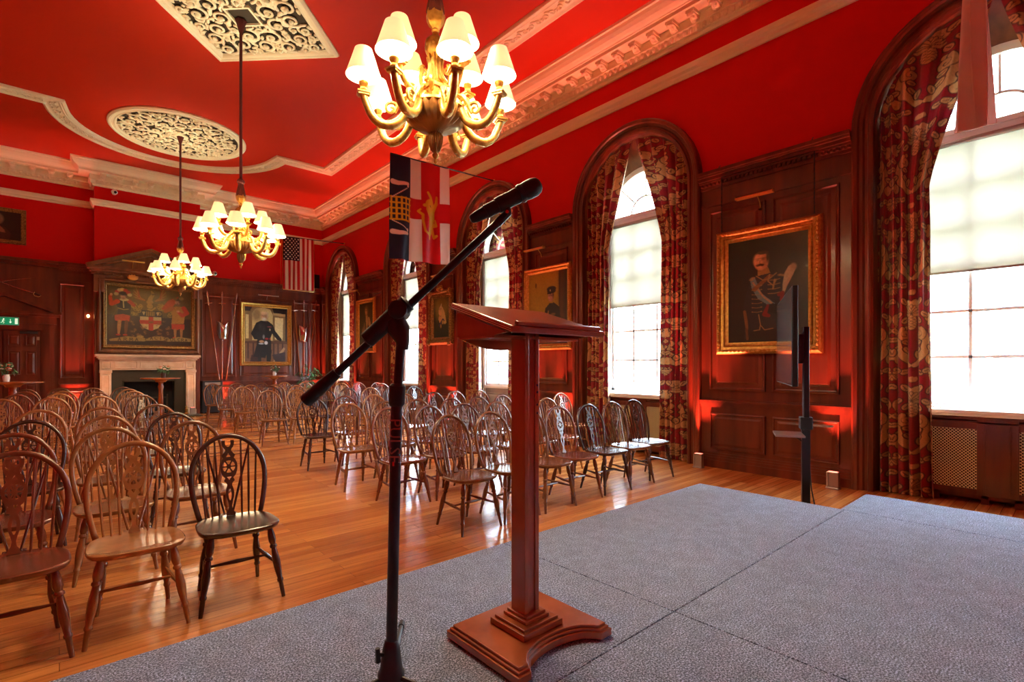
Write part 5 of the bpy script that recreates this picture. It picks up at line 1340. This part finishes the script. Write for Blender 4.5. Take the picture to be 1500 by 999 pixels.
# microphone resting in the clip: a thing of its own
mh = unproj(786, 272, D+.01); mt = unproj(689, 322, D-.01); e2 = empty('microphone', mt, 0, 'black handheld wireless microphone in the clip at the boom end', 'microphone')
d_ = mh-mt; L = d_.length
MB().rod((0,0,0), d_*.74, [(0,.008),(.03,.013),(.12,.0165),(.3,.0185),(.31,.0205),(.6,.0205),(.95,.0245),(1,.0225)], 18).build('handle', blackp, e2, smooth=True)
MB().rod(d_*.73, d_*.80, [(0,.026),(.3,.0285),(.7,.0285),(1,.026)], 18).build('collar_ring', black, e2, smooth=True)
MB().rod(d_*.79, d_*1.06, [(0,.0265),(.3,.0285),(.6,.0285),(.85,.024),(.97,.015),(1,.006)], 18).build('grille_head', pm('mic_mesh', (.03,.03,.032), .4, metal=.6, bump=(900,1,.001)), e2, smooth=True)
dz_ = d_.normalized(); m = MB(); m.tube([d_*.40, d_*.46, d_*.60], [.0235,.0245,.0235], 16); m.build('clip_sleeve', blackp, e, smooth=True).location = mt-hub
m = MB(); q = L3(unproj(743, 312, D))-ff*.013; m.lathe([(.005,0),(.005,.002)],10,Matrix.Translation(q) @ (-ff).to_track_quat('Z','Y').to_matrix().to_4x4()); m.build('red_washer', redprint, e)

# ------------------------------------------------------------------ screen on its stand
sc_c = Vector((4.535, 1.665, 0)); ax = math.atan2(.425, .905)     # plane direction (.905,.425)
e = empty('display_stand', (4.60, 1.53, 0), ax, 'black pole stand holding the flat screen, with a small shelf', 'display stand')
m = MB(); m.box(-.035,.035,-.03,.03,.02,.92); m.build('lower_pole', black, e, bevel=.004)
m = MB(); m.box(-.055,-.02,-.02,.02,.85,1.70); m.box(.005,.035,-.02,.02,.85,1.66); m.build('upper_pole', black, e, bevel=.003)
m = MB(); m.box(-.06,.06,-.045,.045,.86,.96); m.build('clamp', blackp, e, bevel=.006)
m = MB(); m.tube([(.05,-.02,.91),(.085,-.04,.91)], .009, 6)
for k in range(6):
    a = k*PI/3; m.ball((.095, -.045+.018*math.cos(a), .91+.018*math.sin(a)), .010, 6, 4)
m.ball((.095,-.045,.91),(.012,.02,.02),8,6); m.build('clamp_knob', blackp, e, smooth=True)
m = MB(); m.box(-.25,.05,.03,.24,.815,.83); m.build('shelf', mattemetal, e, bevel=.002)
m = MB(); m.tube([(0,.03,.76),(-.01,.10,.815)], .008, 6); m.build('shelf_bracket', black, e)
m = MB(); m.box(-.30,.10,-.27,.27,0,.02); m.build('foot_plate', black, e, bevel=.004)
m = MB(); m.box(-.05,.05,.02,.115,1.40,1.64); m.build('screen_mount', black, e, bevel=.003)
m = MB(); m.tube([(.03,-.03,.55),(.06,-.05,.35),(.12,-.09,.15),(.16,-.12,.02)], .005, 6); m.build('power_cable', blackp, e, smooth=True)
e = empty('flat_screen', (4.535, 1.665, 1.595), ax, 'slim black flat screen seen nearly edge-on before the officer portrait', 'screen')
m = MB(); m.box(-.655,.655,-.025,.012,-.365,.365); m.build('casing', blackp, e, bevel=.004)
scr = pm('screen_glass', (.10,.14,.17), .12, coat=.6); m = MB(); m.box(-.645,.645,.012,.016,-.355,.355); m.build('display_panel', scr, e)
m = MB(); m.box(-.3,.3,-.05,-.025,-.25,.15); m.build('rear_housing', blackp, e, bevel=.01)

# ------------------------------------------------------------------ tall tables with flowers, plant
def table(x, y, label, ztop=1.10, r=.40):
    e = empty('poseur_table', (x, y, 0), 0, label, 'table', 'tall round tables by the far wall')
    MB().lathe([(0,ztop-.03),(r-.02,ztop-.03),(r,ztop-.022),(r,ztop-.006),(r-.01,ztop),(0,ztop)], 40).build('tabletop', mahog2, e, smooth=True)
    MB().lathe([(.10,ztop-.10),(.13,ztop-.06),(.20,ztop-.032)], 20).build('top_boss', mahog2, e, smooth=True)
    MB().lathe([(.055,.20),(.07,.26),(.045,.32),(.055,.40),(.045,.80),(.06,.90),(.045,.94),(.06,ztop-.09)], 20).build('column', mahog2, e, smooth=True)
    for k in range(3):
        a = k*2*PI/3+.5; ca, sa = math.cos(a), math.sin(a)
        MB().tube([(.04*ca,.04*sa,.24),(.13*ca,.13*sa,.22),(.24*ca,.24*sa,.10),(.33*ca,.33*sa,.022)], [.035,.032,.026,.020], 8).build('leg', mahog2, e, smooth=True)
    return e
def flowers(x, y, z, label, seed, sc=1, mats=(petals, petalw)):
    e = empty('flower_vase', (x, y, z), 0, label, 'flowers'); rg = random.Random(seed)
    MB().lathe([(0,.001),(.04,.002),(.045,.03),(.05,.08),(.04,.12),(.045,.13),(.037,.128),(.033,.11)], 16).build('glass_vase', white if seed % 2 else potm, e, smooth=True)
    g = MB()
    for k in range(16):
        a = rg.uniform(0, 2*PI); r = rg.uniform(.05,.15)*sc; zz = rg.uniform(.16,.32)*sc
        g.tube([(0,0,.06),(r*.4*math.cos(a), r*.4*math.sin(a), zz*.6),(r*math.cos(a), r*math.sin(a), zz)], [.004,.003,.002], 4)
        for j in range(3):
            M = Matrix.Translation((r*.8*math.cos(a)+rg.uniform(-.02,.02), r*.8*math.sin(a)+rg.uniform(-.02,.02), zz-.03*j)) @ Euler((rg.uniform(0,3), rg.uniform(0,3), a)).to_matrix().to_4x4()
            g.ball((0,0,0), (.035,.013,.003), 6, 4, M)
    g.build('foliage', leafm, e)
    for q, mt_ in enumerate(mats):
        p = MB()
        for k in range(5):
            a = rg.uniform(0, 2*PI); r = rg.uniform(.03,.12)*sc; c_ = (r*math.cos(a), r*math.sin(a), rg.uniform(.17,.28)*sc)
            for j in range(6):
                b = j*PI/3; p.ball((c_[0]+.014*math.cos(b), c_[1]+.014*math.sin(b), c_[2]), (.014,.014,.010), 6, 4)
            p.ball(c_, .012, 6, 4)
        p.build('blossoms', mt_, e)
table(1.79, 14.5, 'tall round dark table in front of the fireplace'); flowers(1.83, 14.45, 1.10, 'small vase of orange and white flowers on the table before the fireplace', 2)
table(-.62, 12.7, 'tall round dark table near the far door', 1.10, .42); flowers(-.70, 12.62, 1.10, 'small vase of orange flowers on the table near the far door', 3, 1.1)
table(4.66, 15.6, 'tall round dark table below the white-bearded officer portrait', 1.10, .36); flowers(4.66, 15.6, 1.10, 'small vase of pale flowers on the table below the white-bearded officer portrait', 5, 1, (petalw, petals))
e = empty('potted_plant', (5.95, 16.55, 0), 0, 'leafy green potted plant in the far right corner', 'plant'); rg = random.Random(8)
MB().lathe([(0,0),(.14,0),(.17,.25),(.19,.34),(.17,.35),(.15,.31),(0,.31)], 20).build('pot', potm, e, smooth=True)
g = MB(); lf = MB()
for k in range(17):
    a = k*2.4+rg.uniform(-.3,.3); r = rg.uniform(.18,.62); h = rg.uniform(.75,1.55)-r*.3; ca, sa = math.cos(a), math.sin(a)
    pts = [Vector((0,0,.30)), Vector((r*.2*ca, r*.2*sa, h*.65)), Vector((r*.6*ca, r*.6*sa, h)), Vector((r*ca, r*sa, h-.10))]
    g.tube(pts, [.010,.008,.006,.003], 5)
    for t in range(7):
        q = pts[1].lerp(pts[2], t/4) if t < 4 else pts[2].lerp(pts[3], (t-3)/3)
        for s in (-1, 1):
            M = Matrix.Translation(q) @ Matrix.Rotation(a+s*1.0, 4, 'Z') @ Matrix.Rotation(.35, 4, 'Y')
            l = .13-.008*t; lf.add([(0,0,0),(l*.5,.028,.01),(l,0,-.02),(l*.5,-.028,.01),(l*.5,0,-.004)], [(0,4,1),(1,4,2),(2,4,3),(3,4,0)], M)
g.build('stems', leafm, e, smooth=True); lf.build('leaves', leafm, e)

# ------------------------------------------------------------------ wheelback chairs
def splat_mesh():
    H_ = .455; prof = [(0,.026),(.035,.024),(.08,.011),(.13,.008),(.18,.013),(.24,.021),(.30,.024),(.35,.020),(.40,.013),(.43,.018),(.455,.030),(.475,.027),(.495,.022),(.515,.032),(.545,.040),(.60,.047),(.645,.049),(.69,.047),(.735,.038),(.76,.030),(.78,.036),(.80,.038),(.82,.030),(.85,.018),(.875,.017),(.90,.026),(.93,.034),(.97,.036),(1.0,.035)]
    out = [(w, h*H_) for h, w in prof]
    notch = [(.016,H_),(.016,.955*H_),(.012,.925*H_),(.0,.912*H_),(-.012,.925*H_),(-.016,.955*H_),(-.016,H_)]
    outline = out+notch+[(-x, y) for x, y in out[::-1]]
    holes = []
    cy = .645*H_
    for k in range(6):
        a = PI/6+k*PI/3; hw = .40; pts = []
        for t in (-1,-.5,0,.5,1): pts.append((.037*math.cos(a+t*hw), cy+.037*math.sin(a+t*hw)))
        pts += [(.014*math.cos(a+.30), cy+.014*math.sin(a+.30)), (.014*math.cos(a-.30), cy+.014*math.sin(a-.30))]
        holes.append(pts)
    holes.append([(.0095*math.cos(t), .275*H_+.036*math.sin(t)) for t in [2*PI*k/10 for k in range(10)]])
    holes.append([(0,.825*H_),(.013,.775*H_),(-.013,.775*H_)]); holes.append([(0,.462*H_),(.014,.508*H_),(-.014,.508*H_)])
    cu = bpy.data.curves.new('s', 'CURVE'); cu.dimensions = '2D'; cu.fill_mode = 'BOTH'; cu.extrude = .0045
    for pl in [outline]+holes:
        sp = cu.splines.new('POLY'); sp.points.add(len(pl)-1); sp.use_cyclic_u = True
        for p, (x, y) in zip(sp.points, pl): p.co = (x, y, 0, 1)
    ob = bpy.data.objects.new('s', cu); COL.objects.link(ob); dg = bpy.context.evaluated_depsgraph_get(); me = bpy.data.meshes.new_from_object(ob.evaluated_get(dg)); bpy.data.objects.remove(ob)
    return me
SEAT = .445; LEAN = .24
def back_y(z): return .15+(z-SEAT)*LEAN
def bow_pts():
    P = []; zc = .685; a = .208; b = .245
    for t in [k/5 for k in range(5)]: P.append((.168+(.208-.168)*math.sin(t*PI/2), SEAT-.01+(zc-SEAT+.01)*t))
    for k in range(0, 19): th = PI*k/18; P.append((a*math.cos(th), zc+b*math.sin(th)))
    for t in [k/5 for k in range(4, -1, -1)]: P.append((-(.168+(.208-.168)*math.sin(t*PI/2)), SEAT-.01+(zc-SEAT+.01)*t))
    return [(x, back_y(z), z) for x, z in P]
def make_chair():
    e = empty('wheelback_chair')
    # saddle seat
    out = []
    for k in range(40):
        t = 2*PI*k/40; c_, s_ = math.cos(t), math.sin(t); x = .222*math.copysign(abs(c_)**.62, c_); y = -.025+.205*math.copysign(abs(s_)**.62, s_)
        x *= 1-.10*(y+.2)/.4; out.append((x, y))
    m = MB(); n = 40; rings = [(.90,-.034),(.97,-.026),(1,-.012),(1,-.004),(.975,.0),(.80,-.006),(.5,-.012),(.15,-.010)]
    vs = []; fs = []
    for f, z in rings: vs += [(x*f, -.025+(y+.025)*f, SEAT+z) for x, y in out]
    for j in range(len(rings)-1):
        for k in range(n): fs.append((j*n+k, j*n+(k+1) % n, (j+1)*n+(k+1) % n, (j+1)*n+k))
    fs += [tuple(range(n-1,-1,-1)), tuple((len(rings)-1)*n+k for k in range(n))]
    m.add(vs, fs); m.box(-.045,.045,.15,.235,SEAT-.034,SEAT-.004)
    m.build('seat', chairm, e, smooth=True)
    MB().tube(bow_pts(), .0155, 8, up=(0,1,0), sx=.85).build('bow', chairm, e, smooth='all')
    sm = splat_mesh(); tl = math.atan(LEAN)
    sm.transform(Matrix.Translation((0, back_y(SEAT), SEAT-.002)) @ Matrix.Rotation(-tl, 4, 'X') @ Matrix.Rotation(PI/2, 4, 'X') @ Matrix.Scale(1.035, 4, (0,1,0)))
    so = bpy.data.objects.new('splat', sm); COL.objects.link(so); so.parent = e; sm.materials.append(chairm)
    for s in (-1, 1):
        for xb, xt in ((.062,.075),(.100,.120),(.136,.163)):
            zt = .685+.245*math.sqrt(max(0, 1-(xt/.208)**2)); MB().rod((s*xb, .148, SEAT-.01), (s*xt, back_y(zt), zt), [(0,.0055),(.3,.0068),(1,.005)], 6).build('spindle', chairm, e, smooth=True)
        zt = .685+.245*math.sqrt(1-(.125/.208)**2)
        MB().rod((s*.022, .222, SEAT-.01), (s*.125, back_y(zt)+.004, zt), [(0,.006),(.4,.0075),(1,.005)], 6).build('brace', chairm, e, smooth=True)
    lp = [(0,.011),(.06,.015),(.14,.021),(.22,.0215),(.27,.015),(.285,.021),(.31,.021),(.325,.014),(.36,.016),(.50,.0225),(.60,.021),(.74,.014),(.755,.018),(.78,.018),(.795,.013),(.90,.0125),(1,.0105)]
    top = {}; 
    for sx in (-1, 1):
        for fy, a, b in ((-1, (sx*.150,-.140,SEAT-.02), (sx*.215,-.205,0)), (1, (sx*.125,.095,SEAT-.02), (sx*.165,.205,0))):
            MB().rod(a, b, lp, 10).build('leg', chairm, e, smooth=True); top[(sx, fy)] = (Vector(a), Vector(b))
    sidep = {}
    for sx in (-1, 1):
        p = [top[(sx, f)][0].lerp(top[(sx, f)][1], .54 if f < 0 else .50) for f in (-1, 1)]
        MB().rod(p[0], p[1], [(0,.007),(.2,.009),(.5,.0135),(.8,.009),(1,.007)], 8).build('stretcher', chairm, e, smooth=True); sidep[sx] = p[0].lerp(p[1], .5)
    MB().rod(sidep[-1], sidep[1], [(0,.007),(.2,.009),(.5,.0135),(.8,.009),(1,.007)], 8).build('stretcher', chairm, e, smooth=True)
    return e
RIGHT = [(311.5,562.5),(330,565.5),(347,561.5),(355,568),(367,564),(383,561.5),(396.6,566),(403,564.5),(393,572.5),(416.5,560.5),(432,561.5),(435,565.5),(431,571.5),(446,560),(470,560),(475,571),(455.6,583.5),(502,557.5),(500,562),(509,569),(503,581),(509,592),(525,560),(534,561.5),(542,567.5),(547,577.5),(555,588.5),(568,598.5),(559,561.5),(572,566.5),(606,565.5),(592,577),(604,585),(619,595.5),(634,574.5),(666,571.3),(655.6,585),(662.5,592.6),(656.5,609.5),(700,571),(697.7,581.9),(717,589.7),(715.7,604),(735,578),(753,586),(757,602),(792,582),(807,595),(820.6,578),(848.7,592.7),(886.5,588.5),(915,584.8)]
LEFT = [(66,661.5),(48,636.7),(48,618.7),(62.5,602.5),(75.7,582.6),(86.5,577.8),(92.5,574.8),(96,568.8),(24,579),(10,586),(35,574.8),(43,570.6),(-8,612),(160,627.7),(157.5,609),(152.6,597.7),(152.6,580.8),(148,573.6),(138,569.4),(208,647.6),(333,638),(280,614.5),(254,605.5),(228.5,591.7),(207,579),(196,573),(189,570),(180,567.6)]
ROWS_R = [3.82,4.88,5.85,7.27,9.8,11.75,12.85,14.35]; ROWS_L = [3.67,4.66,5.70,7.0,9.55,10.95,12.0,13.35]
ORD = ['front','second','third','fourth','fifth','sixth','seventh','eighth']
POS = ['first','second','third','fourth','fifth','sixth','seventh','eighth','ninth']
WOODS = [(.11,.042,.018),(.17,.065,.025),(.27,.115,.036),(.05,.022,.014),(.15,.042,.020),(.22,.088,.030)]
ch0 = make_chair(); used = False
def chairs_of(lst, rows, block):
    global used
    S, C = math.sin(AY), math.cos(AY); out = []
    for x, y in lst:
        d = (.93-HC)*746/(536-y); u = (x-750)/746; X, Y = (S+u*C)*d, (C-u*S)*d
        r = min(range(len(rows)), key=lambda i: abs(rows[i]-Y)); k = rows[r]/Y
        k = 1+(k-1)*.75; out.append([r, X*k, Y*k])
    res = []
    for r in range(len(rows)):
        row = sorted([o for o in out if o[0] == r], key=lambda o: o[1], reverse=(block == 'left'))
        for i in range(1, len(row)):      # keep neighbours clear of each other
            g = abs(row[i][1]-row[i-1][1])
            if g < .49: row[i][1] = row[i-1][1]+(.49 if block == 'right' else -.49)
        for i, (r_, X, Y) in enumerate(row): res.append((r, i, X, Y))
    return res
allc = [('right',)+t for t in chairs_of(RIGHT, ROWS_R, 'right')]+[('left',)+t for t in chairs_of(LEFT, ROWS_L, 'left')]
for blk, r, i, X, Y in allc:
    o = ch0 if not used else copy_tree(ch0); used = True
    X = min(X, 6.42); rz = rnd.uniform(-.05, .05)
    if blk == 'right' and r == 0: rz -= .02*i
    # top of the bow sits .266 behind the chair's centre
    off = Matrix.Rotation(rz, 3, 'Z') @ Vector((0, .266, 0)); o.location = (X-off.x, Y-off.y, 0); o.rotation_euler.z = rz
    near = 'nearest the aisle' if i == 0 else '%s from the aisle' % POS[i]
    tag(o, 'wooden wheelback chair in the %s row of the %s block, %s' % (ORD[r], blk, near), 'chair', 'wheelback chairs facing the stage')
    cidx = {('left',0,0):3, ('left',0,1):2, ('left',0,2):4, ('right',0,4):3, ('right',0,0):1, ('right',0,1):1}.get((blk, r, i), rnd.randrange(len(WOODS)))
    col = WOODS[cidx]; f = rnd.uniform(1.1, 1.5)
    for k in o.children: k.color = (col[0]*f, col[1]*f, col[2]*f, 1)

# ------------------------------------------------------------------ outside the windows
MB().box(XO+.5, 160, -90, 110, -.6, -.5).build('lawn', lawnm, kind=S_)
e = empty('office_building', (55, 10, -.5), 0, 'pale multi-storey building across the lawn outside the windows', 'building')
MB().box(0, 12, -90, 70, 0, 26).build('wall', bldm, e)
g = MB()
for fl in range(7):
    for k in range(40):
        y = -86+k*3.9; g.box(-.06,.0, y, y+2.4, 1.6+fl*3.5, 3.5+fl*3.5)
g.build('window', bwin, e)
o = MB().box(50, 51.5, -60, 60, -.5, 1.0).build('hedge', hedgem); tag(o, 'long clipped green hedge before the building outside', 'hedge')
def tree(x, y, h, label, seed):
    e = empty('bare_tree', (x, y, -.5), 0, label, 'tree'); rg = random.Random(seed); m = MB()
    def br(p, d, l, r, dep):
        q = p+d*l; m.tube([p, p.lerp(q,.5)+Vector((rg.uniform(-.1,.1),rg.uniform(-.1,.1),0))*l*.4, q], [r, r*.8, r*.6], 5)
        if dep:
            for k in range(3): br(q, (d+Vector((rg.uniform(-.8,.8), rg.uniform(-.8,.8), rg.uniform(0,.5)))).normalized(), l*.72, r*.55, dep-1)
    br(Vector((0,0,0)), Vector((0,0,1)), h*.3, .22, 5); m.build('trunk_and_branches', barkm, e)
tree(42, 3.5, 9, 'bare winter tree on the lawn outside the nearest window', 1); tree(44, 30, 10, 'bare winter tree outside the window beside the big portrait', 2)
